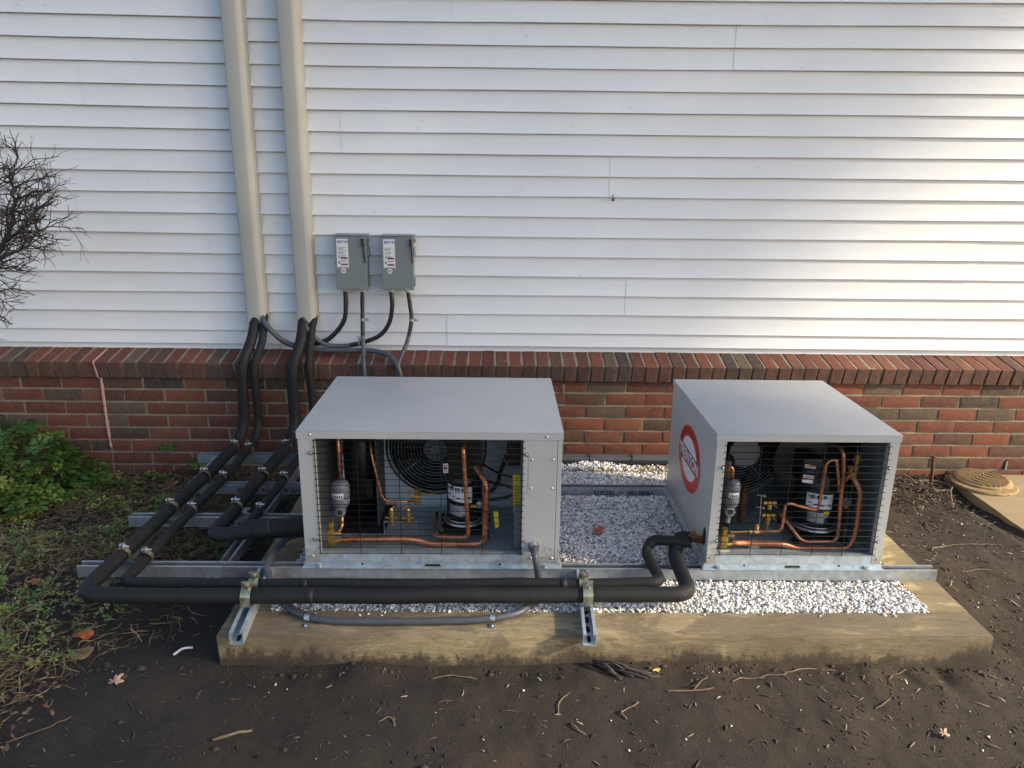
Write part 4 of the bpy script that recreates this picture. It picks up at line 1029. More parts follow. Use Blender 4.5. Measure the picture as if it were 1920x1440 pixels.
for k, ch in enumerate(word):
    th = math.pi*(.86-.72*k/(len(word)-1)); ra, rb = A_*.86, B_*.82
    px_, pz_ = ra*math.cos(th), rb*math.sin(th); rot_ = math.atan2(rb*math.cos(th)*-1, ra*math.sin(th))*-1
    tx, tz = ra*math.sin(th), -rb*math.cos(th); L_ = math.hypot(tx, tz); tx /= L_; tz /= L_
    text_mb(ch, .027, lambda a, b, px_=px_, pz_=pz_, tx=tx, tz=tz: (.7398, yc-(px_+a*tx-b*tz), zc+pz_+a*tz+b*tx), M['ink'], badge, bold=.0009)
mb = MB()
for k in range(10):
    th = -math.pi*(.70-.40*k/9); c_, s_ = A_*.885*math.cos(th), B_*.87*math.sin(th); mb.box(.7398, .7404, yc-c_-.0035, yc-c_+.0035, zc+s_-.005, zc+s_+.005)
part('badge_small_print', mb, M['darkred'], badge)
# opening in the side where the lines enter
mb = MB(); vs = [(.7405, -1.250+.020*math.cos(a)*(1 if math.sin(a) < 0 else .9), .295+(.030 if math.sin(a) < 0 else .040)*math.sin(a)) for a in np.linspace(0, 2*math.pi, 24, endpoint=False)]
mb.add(vs, [tuple(range(24))]); part('pipe_opening', mb, M['blackm'], V)
mb = MB(); mb.tube([(.775, -1.235, .268), (.69, -1.215, .268)], .0085, 12, 0); mb.tube([(.775, -1.247, .284), (.69, -1.225, .290)], .0065, 12, 0); part('copper_stub', mb, M['rust'], V, True)
mb = MB(); mb.lathe((.712, -1.218, .274), [(.006, 0), (.006, .016), (.008, .017), (.008, .032)], 8); part('access_valve', mb, M['brass'], V, 40)

# ------------------------------------------------------------------ insulated refrigerant lines
def squeeze(r, ys_, amt=.12, wid=.018, s_=0):
    def f(L, p):
        k = 1+.035*nv(p, 9, s_)+.02*nv(p, 30, s_)
        for yy in ys_: k -= amt*math.exp(-((p.y-yy)/wid)**2)
        if p.y < -1.35: k -= .10*math.exp(-((p.x+.797)/.02)**2)+.10*math.exp(-((p.x-.298)/.02)**2)+.07*math.exp(-((p.x+.33+s_*.02)/.006)**2)
        k += .05*math.exp(-((L % .93-.5)/.02)**2)
        return r*k
    return f
CY = [-.215, -.565, -.885, -1.262]
def line(name, pts, r, rad, label, clamps=(), grp='black insulated refrigerant lines', seed=0):
    t = thing(name, label, 'insulated pipe', Vector(pts[0]), grp)
    m_ = MB(); p = [q+Vector((nv(q, 3.2, seed+1), nv(q, 3.2, seed+2), nv(q, 3.2, seed+3)))*.007*(1 if 3 < i else 0) for i, q in enumerate(resample(fillet(pts, rad, 10), .012))]; m_.tube(p, squeeze(r, clamps, s_=seed), 18); part('foam_sleeve', m_, M['foam'], t, True)
    for fr in ((.335, .62, .81) if len(pts) > 12 else (.30, .55)):
        k = int(len(p)*(fr+.02*math.sin(seed))); a, b = p[k], p[k+2]; m_ = MB(); m_.tube([a, (a+b)/2, b], r*1.02, 18); part('tape_band', m_, M['black_tape'], t, True)
    return t
line('insulated_pipe', [(-1.212, .085, .82), (-1.216, -.012, .70), (-1.252, -.075, .60), (-1.262, -.070, .46), (-1.265, -.070, .29), (-1.275, -.15, .226), (-1.290, -.50, .222), (-1.318, -1.20, .222), (-1.335, -1.516, .222), (-1.10, -1.522, .224), (-.3, -1.520, .224), (.64, -1.503, .224), (.640, -1.24, .226), (.668, -1.205, .272), (.700, -1.216, .272)], .0255, .058,
     'thicker black foam pipe from the left tan cover round the front to the right unit', CY)
line('insulated_pipe', [(-1.172, .085, .82), (-1.168, -.005, .70), (-1.200, -.065, .60), (-1.203, -.060, .46), (-1.200, -.055, .29), (-1.203, -.13, .216), (-1.208, -.50, .213), (-1.232, -1.20, .213), (-1.240, -1.430, .214), (-1.00, -1.437, .215), (-.3, -1.437, .216), (.560, -1.425, .216), (.545, -1.22, .218), (.570, -1.195, .256), (.640, -1.222, .264), (.70, -1.228, .264)], .0190, .045,
     'thinner black foam pipe behind the thick one, from left tan cover to right unit', CY, seed=5)
line('insulated_pipe', [(-.975, .085, .82), (-.972, -.010, .70), (-1.005, -.075, .60), (-1.015, -.070, .46), (-1.015, -.065, .30), (-1.020, -.15, .228), (-1.035, -.50, .224), (-1.050, -.95, .224), (-1.058, -1.135, .232), (-.88, -1.125, .250), (-.665, -1.095, .258)], .0270, .065,
     'thicker black foam pipe from the right tan cover, bending into the left unit', CY[:3], seed=9)
line('insulated_pipe', [(-.925, .085, .82), (-.925, -.005, .70), (-.930, -.065, .60), (-.925, -.060, .46), (-.920, -.055, .30), (-.925, -.14, .218), (-.945, -.50, .213), (-.955, -.93, .213), (-.955, -1.03, .222), (-.85, -1.065, .242), (-.665, -1.065, .254)], .0185, .045,
     'thinner black foam pipe from the right tan cover, ending at the left unit', CY[:3], seed=13)
t_ = None
mb = MB(); mb.tube(resample([(-.90, -1.118, .2495), (-.80, -1.110, .2525), (-.668, -1.093, .256)], .012), lambda s, p: .0375+.0012*nv(p, 20), 20)
o = part('foam_wrap', mb, M['foam'], None, True, (-.9, -1.118, .25)); tag(o, 'wide black foam wrap where both lines enter the left unit', 'pipe wrap')
mb = MB(); mb.tube([(-.845, -1.115, .2508), (-.832, -1.1145, .2512)], .0385, 20); o = part('tape_band', mb, M['blackcon'], None, True, (-.84, -1.115, .25)); tag(o, 'shiny black tape band round the wide foam wrap', 'tape')

# pipe clamps on the cross struts
CLP = 'zinc pipe clamps on the cross struts'
def clamp_mesh(r):
    m_ = MB(); a = R(0)
    n = 22; vs = []
    for k in range(n+1):
        q = R(-40)+R(260)*k/n
        for y in (-.010, .010): vs.append(((r+.0016)*math.cos(q), y, (r+.0016)*math.sin(q)))
    m_.add(vs, [(2*k, 2*k+1, 2*k+3, 2*k+2) for k in range(n)])
    band = m_.mesh('strap', M['zincy'])
    m2 = MB(); m2.box(-.0035, -.0015, -.010, .010, r, r+.019); m2.box(.0015, .0035, -.010, .010, r, r+.019)
    m2.cyl((-.012, 0, r+.011), (.022, 0, r+.011), .0030, 8); m2.lathe((.004, 0, r+.011), [(.007, 0), (.007, .006)], 6, 0, 'x'); m2.lathe((-.010, 0, r+.011), [(.0065, 0), (.0065, .005)], 8, 0, 'x')
    return band, m2.mesh('bolt', M['steel'])
CM = {r: clamp_mesh(r) for r in (.0262, .0195, .0272, .0186)}
def pclamp(x, y, z, r, label):
    t = thing('pipe_clamp', label, 'clamp', (x, y, z), CLP)
    for me, nm in zip(CM[r], ('strap', 'bolt')): inst(nm, me, (x, y, z), t, rot=(0, R(random.uniform(-12, 12)), 0))
ordn = ['nearest the brick wall', 'second from the brick wall', 'third from the brick wall', 'nearest the camera']
for k, y in enumerate(CY):
    pclamp(-1.275-.044*(-y-.1)/1.16, y, .222, .0262, f'silver clamp on the leftmost thick black pipe, {ordn[k]}')
    pclamp(-1.203-.030*(-y-.1)/1.1, y, .213, .0195, f'silver clamp on the second black pipe from the left, {ordn[k]}')
    if k < 3:
        pclamp(-1.020-.03*(-y-.1)/.85, y, .224, .0272, f'silver clamp on the third black pipe from the left, {ordn[k] if k < 2 else "just before its bend"}')
        pclamp(-.928-.028*(-y-.1)/.8, y, .213, .0186, f'silver clamp on the fourth black pipe, {ordn[k] if k < 2 else "just before it turns to the unit"}')
# heavier yellowish clamps on the stubby struts
def strap2(x, y, z, r, label):
    t = thing('pipe_strap', label, 'clamp', (x, y, z), 'yellow zinc straps on the front pipes')
    m_ = MB(); n = 20; vs = []
    for k in range(n+1):
        q = R(-20)+R(225)*k/n
        for xx in (-.016, .016): vs.append((x+xx, y-(r+.0018)*math.cos(q), z+(r+.0018)*math.sin(q)))
    m_.add(vs, [(2*k, 2*k+1, 2*k+3, 2*k+2) for k in range(n)])
    m_.box(x-.016, x+.016, y-r-.004, y-r-.0012, z-r+.002, z+.006)
    part('strap', m_, M['zincy'], t, 40)
    m_ = MB(); m_.box(x-.017, x+.017, y-.004, y-.001, z+r+.001, z+r+.020, 0, .001); m_.box(x-.017, x+.017, y+.003, y+.006, z+r+.001, z+r+.020, 0, .001); part('lug', m_, M['zincy'], t)
    m_ = MB(); m_.cyl((x, y-.014, z+r+.012), (x, y+.016, z+r+.012), .0035, 8); m_.lathe((x, y-.0055, z+r+.012), [(.009, 0), (.009, .007)], 6, 0, 'y'); part('bolt', m_, M['steel'], t, 30)
for x in (-.797, .298):
    side = 'left' if x < 0 else 'right'
    strap2(x, -1.521 if x < 0 else -1.508, .224, .0275, f'yellow zinc strap holding the front thick pipe on the {side} stubby strut')
    strap2(x-.004, -1.437 if x < 0 else -1.427, .216, .0205, f'yellow zinc strap holding the thinner pipe behind, on the {side} stubby strut')

# ------------------------------------------------------------------ conduits
def conduit(pts, r, label, mat, n=10, grp='flexible electrical conduits', second=None, rings=True):
    t = thing('conduit', label, 'conduit', Vector(pts[0]), grp)
    p = resample(spline(pts, n), .004)
    def f(L, q): return r*(1+(.03*math.sin(L*2*math.pi/.008) if rings else 0))
    if second is None:
        m_ = MB(); m_.tube(p, f, 12); part('jacket', m_, mat, t, True)
    else:
        k = int(len(p)*second); m_ = MB(); m_.tube(p[:k+1], f, 12); part('jacket', m_, mat, t, True, label='black section')
        m_ = MB(); m_.tube(p[k:], f, 12); part('jacket', m_, M['greycon'], t, True, label='grey section')
conduit([(-1.185, .085, .83), (-1.156, .030, .785), (-1.075, .020, .706), (-.985, .018, .668), (-.90, .02, .658), (-.70, .02, .656), (-.62, .016, .655), (-.545, -.010, .642), (-.500, -.052, .605), (-.480, -.062, .54), (-.47, -.06, .45)], .0125, 'thick grey conduit sweeping from the left tan cover behind the pipes', M['greycon'])
conduit([(-.759, .068, .952), (-.759, .064, .88), (-.771, .062, .803), (-.82, .062, .734), (-.884, .060, .690), (-1.006, .055, .672), (-1.09, .050, .70), (-1.165, .06, .79), (-1.18, .085, .84)], .0120, 'conduit from the left hub of the left switch box to the left tan cover', M['blackcon'], second=.5)
conduit([(-.534, .068, .952), (-.529, .064, .88), (-.546, .062, .792), (-.600, .060, .723), (-.705, .058, .683), (-.805, .05, .671), (-.884, .035, .692), (-.95, .030, .765), (-.975, .07, .83)], .0112, 'conduit from the left hub of the right switch box curving to the right tan cover', M['blackcon'], second=.52)
conduit([(-.675, .068, .952), (-.677, .062, .88), (-.677, .050, .80), (-.674, .020, .70), (-.668, -.016, .645), (-.661, -.056, .58), (-.655, -.055, .40), (-.65, -.06, .2)], .0105, 'straight conduit dropping from the right hub of the left switch box', M['blackcon'], second=.25)
conduit([(-.450, .068, .952), (-.440, .062, .88), (-.434, .050, .80), (-.455, .020, .70), (-.478, -.016, .645), (-.495, -.056, .58), (-.50, -.055, .40), (-.50, -.06, .2)], .0105, 'conduit dropping and bending left from the right hub of the right switch box', M['blackcon'], second=.25)
conduit([(.131, -1.318, .283), (.133, -1.342, .270), (.140, -1.352, .235), (.146, -1.350, .18), (.140, -1.40, .172), (.105, -1.50, .172), (.04, -1.55, .171), (-.10, -1.575, .169), (-.39, -1.580, .168), (-.56, -1.570, .168), (-.67, -1.51, .170), (-.755, -1.40, .172), (-.785, -1.345, .20), (-.795, -1.32, .214), (-.800, -1.24, .214), (-.80, -1.17, .205), (-.775, -1.10, .21), (-.70, -1.08, .215)], .0118, 'grey flexible conduit looping over the front timber below the left unit', M['greycon'], 12)
conduit([(.1, -.208, .171), (.5, -.206, .171), (.9, -.204, .171), (1.33, -.206, .171)], .0155, 'thick grey conduit lying on the rear timber against the bricks', M['greycon'], rings=False)
conduit([(.1, -.175, .170), (.5, -.172, .170), (.9, -.173, .170), (1.33, -.172, .170)], .0150, 'second grey conduit on the rear timber, nearest the bricks', M['greycon'], rings=False)
conduit([(.1, -.236, .163), (.5, -.234, .163), (.9, -.233, .163), (1.33, -.235, .163)], .0085, 'thin black cable in front of the grey conduits on the rear timber', M['blackcon'], rings=False)
for x, lb in ((.455, 'left'), (.665, 'right')):
    mb = MB(); mb.torus((x, -.19, .171), 1, .002, 'x', 24, 5, sx=.036, sz=.0175); mb.box(x-.003, x+.004, -.212, -.203, .186, .194); o = part('cable_tie', mb, M['blackm'], None, True, (x, -.19, .154)); tag(o, f'black cable tie on the grey conduits by the wall, {lb} of the two', 'cable tie')
def hstrap(x, y, z, r, label, axis, tab):
    t = thing('conduit_strap', label, 'strap', (x, y, z), 'one hole metal straps on the conduits')
    m_ = MB(); n = 14; vs = []
    for k in range(n+1):
        q = math.pi*k/n*1.1-.15
        if axis == 'x':
            for dx in (-.008, .008): vs.append((x+dx, y-(r+.001)*math.cos(q), z+(r+.001)*math.sin(q)))
        else:
            for dz in (-.007, .007): vs.append((x-(r+.001)*math.cos(q), y-(r+.001)*math.sin(q), z+dz))
    m_.add(vs, [(2*k, 2*k+1, 2*k+3, 2*k+2) for k in range(n)]); part('strap', m_, M['steel'], t, 40)
    m_ = MB()
    if axis == 'x': m_.box(x-.008, x+.008, y-r-.026, y-r-.001, z-r-.0005, z-r+.0015, 0, .0006); m_.lathe((x, y-r-.015, z-r+.0016), [(.005, 0), (.003, .003)], 8)
    elif tab > 0: m_.box(x+r, x+r+.022, y+r*.2, y+r*.2+.002, z-.007, z+.007, 0, .0006); m_.lathe((x+r+.013, y+r*.2, z), [(.005, 0), (.003, .003)], 8, 0, 'y')
    else: m_.box(x-.007, x+.007, y+r*.2, y+r*.2+.002, z+r, z+r+.022, 0, .0006); m_.lathe((x, y+r*.2, z+r+.013), [(.005, 0), (.003, .003)], 8, 0, 'y')
    part('tab', m_, M['steel'], t)
hstrap(-.6775, .052, .808, .011, 'small steel strap on the conduit below the left switch box', 'z', 1)
hstrap(-.4345, .052, .808, .011, 'small steel strap on the conduit below the right switch box', 'z', 1)
t = thing('conduit_strap', 'small steel strap on the crossing conduit low on the siding', 'strap', (-.70, .058, .683), 'one hole metal straps on the conduits')
mb = MB(); mb.torus((-.700, .058, .683), .0125, .0022, 'x', 20, 5); part('strap', mb, M['steel'], t, True)
mb = MB(); mb.box(-.707, -.693, .058, .060, .695, .722, 0, .0006); mb.lathe((-.70, .058, .712), [(.0045, 0), (.003, .003)], 8, 0, 'y'); part('tab', mb, M['steel'], t)
hstrap(-.60, -1.562, .1695, .0122, 'steel strap at the left bend of the conduit on the front timber', 'x', 1)
hstrap(-.01, -1.563, .171, .0122, 'steel strap at the right end of the conduit on the front timber', 'x', 1)

# ------------------------------------------------------------------ concrete path, cover, stake
pv = []; n = 60
for k in range(n+1):
    y = -.045-5.0*(k/n)**1.6; pv.append((2.345+.010*nv((0, y, 0), 6)+.006*nv((0, y, 0), 25), y))
mb = MB(); vs = [(x, y, .035) for x, y in pv]+[(x+.004, y, -.10) for x, y in pv]+[(6, y, .035) for x, y in pv]
K = n+1; mb.add(vs, [(k, k+1, 2*K+k+1, 2*K+k) for k in range(n)]+[(k+1, k, K+k, K+k+1) for k in range(n)])
o = part('concrete_path', mb, M['conc']); tag(o, 'sandy concrete path at the right edge', kind='structure')
t = thing('drain_cover', 'round ribbed iron cover dusted with tan soil, on the concrete path by the wall', 'drain cover', (2.485, -.165, .035))
mb = MB(); mb.lathe((2.470, -.165, .036), [(.152, 0), (.154, .006), (.151, .012), (.132, .014)], 56); part('cover_ring', mb, M['cover_iron'], t, 40)
mb = MB(); mb.lathe((2.474, -.150, .0505), [(.130, 0), (.130, .008), (.125, .011), (0.001, .012)], 56, cap=False); part('cover_plate', mb, M['cover_iron'], t, 40)
for k in range(-6, 7):
    o_ = k*.0175; h_ = math.sqrt(max(0, .116**2-o_**2)); a = R(-55)
    segs = [(-h_, h_)] if k % 2 == 0 else [(-h_, -.02), (.02, h_)]
    for s0, s1 in segs:
        if s1-s0 < .02: continue
        d_ = Vector((math.cos(a), math.sin(a), 0)); n_ = Vector((-d_.y, d_.x, 0)); c_ = Vector((2.474, -.150, .0625))+n_*o_
        m_ = MB(); A, B = c_+d_*s0, c_+d_*s1; w_ = n_*.0045; up_ = Vector((0, 0, .006))
        m_.add([A-w_, B-w_, B+w_, A+w_, A-w_*.6+up_, B-w_*.6+up_, B+w_*.6+up_, A+w_*.6+up_], [(0, 3, 2, 1), (4, 5, 6, 7), (0, 1, 5, 4), (1, 2, 6, 5), (2, 3, 7, 6), (3, 0, 4, 7)]); part('rib', m_, M['cover_iron'], t)
mb = MB(); z_ = gz(2.22, -.12); mb.tube([(2.226, -.13, z_-.02), (2.223, -.125, .10), (2.219, -.12, .160)], .0085, 8); mb.lathe((2.219, -.12, .158), [(.010, 0), (.016, .006), (.015, .011)], 10)
o = part('rusty_stake', mb, M['rust'], None, 40, (2.22, -.12, z_)); tag(o, 'rusty iron stake standing in the soil against the right bricks', 'stake')
mb = MB(); mb.torus((2.222, -.155, z_+.010), .085, .0065, 'z', 36, 7, sx=1, sz=.75); o = part('rusty_ring', mb, M['twig'], None, True, (2.22, -.15, z_)); tag(o, 'loop of tan cable lying round the rusty stake', 'cable loop')
mb = MB(); mb.tube(spline([(2.13, -.15, z_+.02), (2.05, -.13, z_+.015), (1.94, -.10, z_+.01), (1.85, -.12, z_)], 6), .004, 6); mb.tube(spline([(2.30, -.19, z_+.02), (2.25, -.26, z_+.02), (2.22, -.33, z_)], 6), .004, 6)
o = part('root', mb, M['twig'], None, True, (2.05, -.13, z_)); tag(o, 'thin tan roots beside the rusty stake', 'root')

# ------------------------------------------------------------------ twigs, leaves, litter
def twig(pts, r, label, mat=None):
    p = [(x, y, gz(x, y)+r*.8+.004*math.sin(i*2.1)) for i, (x, y) in enumerate(pts)]
    sp = spline(p, 5); m_ = MB(); m_.tube([q+Vector((nv(q, 35, 1), nv(q, 35, 2), 0))*.006 for q in resample(sp, .006)], lambda L, q: r*.72*(1+.45*nv(q, 60))*(1-.5*min(1, L/.25)), 7)
    o = part('twig', m_, mat or M['twig'], None, True, p[0]); tag(o, label, 'twig', 'twigs on the bare soil')
twig([(-.764, -1.963), (-.713, -1.943), (-.674, -1.919)], .0065, 'thickest short stick on the soil, lower left of the front timber')
twig([(.516, -1.776), (.584, -1.776), (.655, -1.767)], .0035, 'straight twig with a fork, in front of the timber right of its middle')
twig([(.589, -1.773), (.621, -1.74), (.655, -1.703)], .0025, 'thin twig leaning over the straight forked one')
twig([(.718, -1.742), (.751, -1.718), (.79, -1.71), (.841, -1.705), (.90, -1.70)], .003, 'long pale curved twig close to the front timber, right of the forked one')
twig([(.37, -1.895), (.365, -1.872), (.38, -1.852), (.418, -1.828)], .0035, 'pale hooked twig in the middle foreground soil')
twig([(.216, -1.905), (.223, -1.931), (.250, -1.956)], .0032, 'short bent twig at the bottom middle of the soil')
twig([(.179, -1.868), (.186, -1.823), (.221, -1.784)], .0026, 'thin upright-lying twig left of the hooked one')
twig([(.897, -1.69), (.957, -1.667), (1.01, -1.660), (1.07, -1.662)], .003, 'pale twig lying right against the front timber')
twig([(1.21, -1.745), (1.222, -1.707), (1.255, -1.676), (1.30, -1.650)], .0028, 'curved root twig rising towards the right end of the front timber')
twig([(1.106, -1.845), (1.143, -1.827), (1.176, -1.799), (1.191, -1.776)], .0026, 'small pale twig in the lower right soil')
twig([(1.80, -.90), (1.82, -.872), (1.899, -.831), (1.965, -.816), (2.031, -.82), (2.15, -.80)], .004, 'long branching root on the soil beside the concrete path')
twig([(1.962, -.563), (1.930, -.643), (1.918, -.695), (1.939, -.72)], .003, 'crooked twig behind the long root near the path')
twig([(-.196, -1.690), (-.136, -1.682), (-.058, -1.690)], .003, 'pale straight twig tucked under the front timber face')
twig([(-1.34, -1.60), (-1.31, -1.50), (-1.24, -1.45), (-1.08, -1.40)], .003, 'long pale stem below the left bend of the thick pipe')
twig([(-1.315, -1.975), (-1.241, -1.931), (-1.187, -1.868)], .0025, 'thin pale stem at the lower left edge of the weeds')
twig([(1.83, -1.06), (1.92, -1.04), (2.0, -1.05)], .0025, 'thin straight twig on the soil right of the yellow timber')
twig([(-.33, -1.90), (-.30, -1.885), (-.275, -1.91)], .0028, 'little bent twig in the left foreground soil')
def leaf(x, y, s, rot, mat, label, z=None, lobed=True, tilt=.25):
    n = 44; ctr = []; vs = [(0, 0, .006*s/.05)]
    for k in range(n):
        a = 2*math.pi*k/n
        rr = (.62+.38*math.cos(a)*.6+(.30*math.cos(a*7) if lobed else 0)) if lobed else .55/math.sqrt((math.cos(a)*.55)**2+math.sin(a)**2)
        rr = max(.16, rr)
        px, py = s*rr*math.cos(a)*1.1, s*rr*math.sin(a)*.8
        vs.append((px, py, s*(.22*math.sin(a*2+rot)+.18*(py/s)**2+.15*math.cos(a*3))*.6+.004))
    fs = [(0, 1+k, 1+(k+1) % n) for k in range(n)]
    zz = gz(x, y)+.006 if z is None else z
    ca, sa = math.cos(rot), math.sin(rot)
    wv = [(x+ca*a-sa*b, y+sa*a+ca*b, zz+c+tilt*b) for a, b, c in vs]
    m_ = MB(); m_.add(wv, fs)
    st = [(x-ca*s*.6, y-sa*s*.6, zz), (x-ca*s*1.3, y-sa*s*1.2, zz+.004)]
    o = part('dry_leaf', m_, mat, None, True, (x, y, zz)); tag(o, label, 'leaf', 'fallen leaves')
leaf(-1.533, -.110, .052, 2.6, M['leafp'], 'large pinkish brown oak leaf on the ground just below the brick wall', tilt=.5)
leaf(-1.640, -.16, .040, .6, M['leafb'], 'brown leaf standing left of the pinkish oak leaf by the wall', tilt=.7)
leaf(-1.43, -.13, .036, 1.4, M['leafb'], 'brown leaf caught between the two left black pipes near the wall', tilt=.6)
leaf(-1.928, -.76, .055, .3, M['leafb'], 'big brown leaf among the weeds at the left edge')
leaf(-2.06, -.80, .038, 2.0, M['leafp'], 'pale brown star-shaped leaf at the far left edge of the weeds')
leaf(-1.354, -1.50, .030, .2, M['leafo'], 'bright orange leaf below the left bend of the front pipe', lobed=False, tilt=.5)
leaf(-1.134, -1.743, .026, 1.1, M['leafp'], 'pale pink leaf alone on the dark soil at the lower left')
leaf(-1.70, -1.18, .040, 2.2, M['leafb'], 'brown curled leaf in the weeds left of the strut ends')
leaf(-1.60, -1.35, .030, 1.2, M['leafp'], 'small pale leaf in the weeds below the strut ends', lobed=False)
leaf(-1.32, -1.60, .042, .5, M['twig'], 'grey brown oval leaf lying on the soil at the left', lobed=False)
leaf(.404, -.944, .032, .4, M['leafo'], 'curled orange brown leaf on the white gravel between the units', z=.160, tilt=.3)
leaf(.385, -.975, .014, 1.4, M['leafb'], 'tiny dark leaf crumb beside the orange one on the gravel', z=.160)
leaf(1.405, -1.36, .014, .4, M['leafb'], 'small reddish leaf at the right end of the front gravel', z=.164)
leaf(1.25, -1.952, .020, .9, M['leafp'], 'small grey leaf at the lower right of the soil')
leaf(1.66, -1.40, .013, .9, M['leafy'], 'tiny yellow leaf on the soil right of the yellow timber', lobed=False)
leaf(.50, -1.68, .012, .3, M['leafy'], 'tiny yellow leaf close to the middle of the front timber', lobed=False)
mb = MB(); mb.tube(spline([(-1.02, -1.60, gz(-1.02, -1.60)+.006), (-1.0, -1.575, gz(-1, -1.575)+.012), (-.975, -1.56, gz(-.975, -1.56)+.006)], 5), .0038, 8)
o = part('white_scrap', mb, M['white'], None, True, (-1, -1.58, .05)); tag(o, 'curled white scrap of plastic on the soil left of the front timber', 'scrap')
leaf(-1.17, -.47, .030, .8, M['white'], 'crumpled white paper scrap under the black pipes', lobed=True, tilt=.5)
mb = MB(); rb = random.Random(4)
for k in range(26):
    x0, y0 = .30+rb.uniform(0, .06), -1.652-rb.uniform(0, .02); L_ = rb.uniform(.06, .15); z0 = gz(x0, y0)+rb.uniform(.004, .026)
    mb.tube(spline([(x0, y0, z0), (x0+L_*.5, y0-.010-rb.uniform(0, .02), z0+rb.uniform(-.006, .008)), (x0+L_, y0-.02-rb.uniform(0, .03), gz(x0+L_, y0-.03)+.004)], 4), rb.uniform(.0012, .0035), 5)
o = part('root_clump', mb, M['bark'], None, True, (.36, -1.66, .06)); tag(o, 'fibrous dark root clump in the soil against the middle of the front timber', 'roots')

def bits(name, P, L, W, T, label, mat, bend=.15, zang=.25):
    """many little 4-sided slivers lying about"""
    n = len(P); a = rng.uniform(0, np.pi*2, n); e = rng.normal(0, zang, n)
    d = np.stack([np.cos(a)*np.cos(e), np.sin(a)*np.cos(e), np.abs(np.sin(e))], 1); s = np.stack([-np.sin(a), np.cos(a), 0*a], 1); u = np.cross(d, s)
    V = []; off = u*np.abs(rng.normal(0, bend, n))[:, None]*L[:, None]*.5+s*rng.normal(0, bend, n)[:, None]*L[:, None]
    for tt_, w_ in ((-1, .5), (-.5, .8), (0, 1.0), (.5, .8), (1, .4)):
        c = P+d*L[:, None]*.5*tt_+off*(1-tt_**2)+s*(rng.normal(0, .03, n)*L)[:, None]
        for q in range(3):
            an = 2*np.pi*q/3+.3; V.append(c+s*(np.cos(an)*W*w_)[:, None]+u*(np.sin(an)*W*w_)[:, None])
    V = np.stack(V, 1); F = []
    for b in (0, 3, 6, 9):
        for q in range(3): F.append((b+q, b+(q+1) % 3, b+3+(q+1) % 3, b+3+q))
    F = np.array(F); FF = (F[None]+(np.arange(n)*15)[:, None, None]).reshape(-1, 4)
    me = bpy.data.meshes.new(name); np_mesh(me, V.reshape(-1, 3), FF)
    at = me.attributes.new('tint', 'FLOAT', 'POINT'); at.data.foreach_set('value', np.repeat(T, 15).astype(np.float32))
    me.materials.append(mat); o = bpy.data.objects.new(name, me); col.objects.link(o); return tag(o, label, kind='stuff')
n = 8500; x = np.where(rng.random(n) < .35, rng.uniform(.6, 2.4, n), rng.uniform(-2.0, 2.4, n)); y = rng.uniform(-2.15, -.05, n)
keep = ~((x > -.87) & (x < 1.58) & (y > -1.645) & (y < -.16)) & ((x < 2.33)); x, y = x[keep], y[keep]
dens = np.where(x > 1.5, 1, .75); k2 = rng.random(len(x)) < dens; x, y = x[k2], y[k2]; n = len(x)
L = np.clip(rng.lognormal(math.log(.011), .6, n), .004, .05); W = np.clip(L*rng.uniform(.05, .16, n), .0006, .003)
T = np.clip(rng.beta(1.3, 1.9, n)+.12*(x > .5), 0, 1)
bits('soil_litter', np.stack([x, y, ground_z(x, y)+.001], 1), L, W, T, 'wood chips and twig bits scattered over the soil', M['litter'], .07)
# mulch heap by the wall on the right
n = 900; x = rng.normal(2.03, .19, n); y = np.minimum(-.03, rng.normal(-.20, .12, n)); k2 = (x < 2.33) & (x > 1.6); x, y = x[k2], y[k2]; n = len(x)
bits('wood_mulch', np.stack([x, y, ground_z(x, y)+.004+.008*rng.random(n)], 1), np.clip(rng.lognormal(math.log(.028), .5, n), .01, .12), rng.uniform(.0012, .004, n), rng.beta(1.4, 1.8, n), 'mulch, roots and debris at the foot of the wall on the right', M['litter'], .25, .35)
# clods of soil
n = 1300; x = rng.uniform(-2.2, 2.3, n); y = np.where(rng.random(n) < .35, rng.normal(-1.665, .015, n), rng.uniform(-2.15, -.05, n))
keep = ~((x > -.87) & (x < 1.58) & (y > -1.64) & (y < -.16)); x, y = x[keep], y[keep]; n = len(x)
M['clod'] = simple('soil_clods', (.045, .034, .026), .95, 0, .4, 30, .6, 200)
stones('soil_clods', np.stack([x, y, ground_z(x, y)], 1), np.clip(rng.lognormal(math.log(.004), .55, n), .0015, .016), 'crumbly clods of soil', M['clod'], np.zeros(n))
# dead stems and grass on the left
n = 14000; x = np.where(rng.random(n) < .8, rng.normal(-1.75, .38, n), rng.uniform(-2.6, -1.0, n)); y = rng.uniform(-1.75, -.03, n)
m1 = rng.random(n) < .16; x[m1] = rng.normal(-1.62, .22, m1.sum()); y[m1] = rng.uniform(-2.1, -1.6, m1.sum())
lim = -.95-.15*sstep(-.9, -1.7, y)-.25*sstep(-1.5, -1.7, y)
k2 = (x < lim+rng.normal(0, .06, n)) & (x > -2.7) & (vnoise(x, y, 3.5, 44)+.5 > rng.random(n)*.85); x, y = x[k2], y[k2]; n = len(x)
bits('dead_weed_stems', np.stack([x, y, ground_z(x, y)+rng.uniform(.002, .03, n)], 1), np.clip(rng.lognormal(math.log(.055), .55, n), .015, .22), rng.uniform(.0008, .0024, n), rng.beta(1.7, 1.5, n), 'tangled dead stems and dry grass', M['straw'], .25, .30)

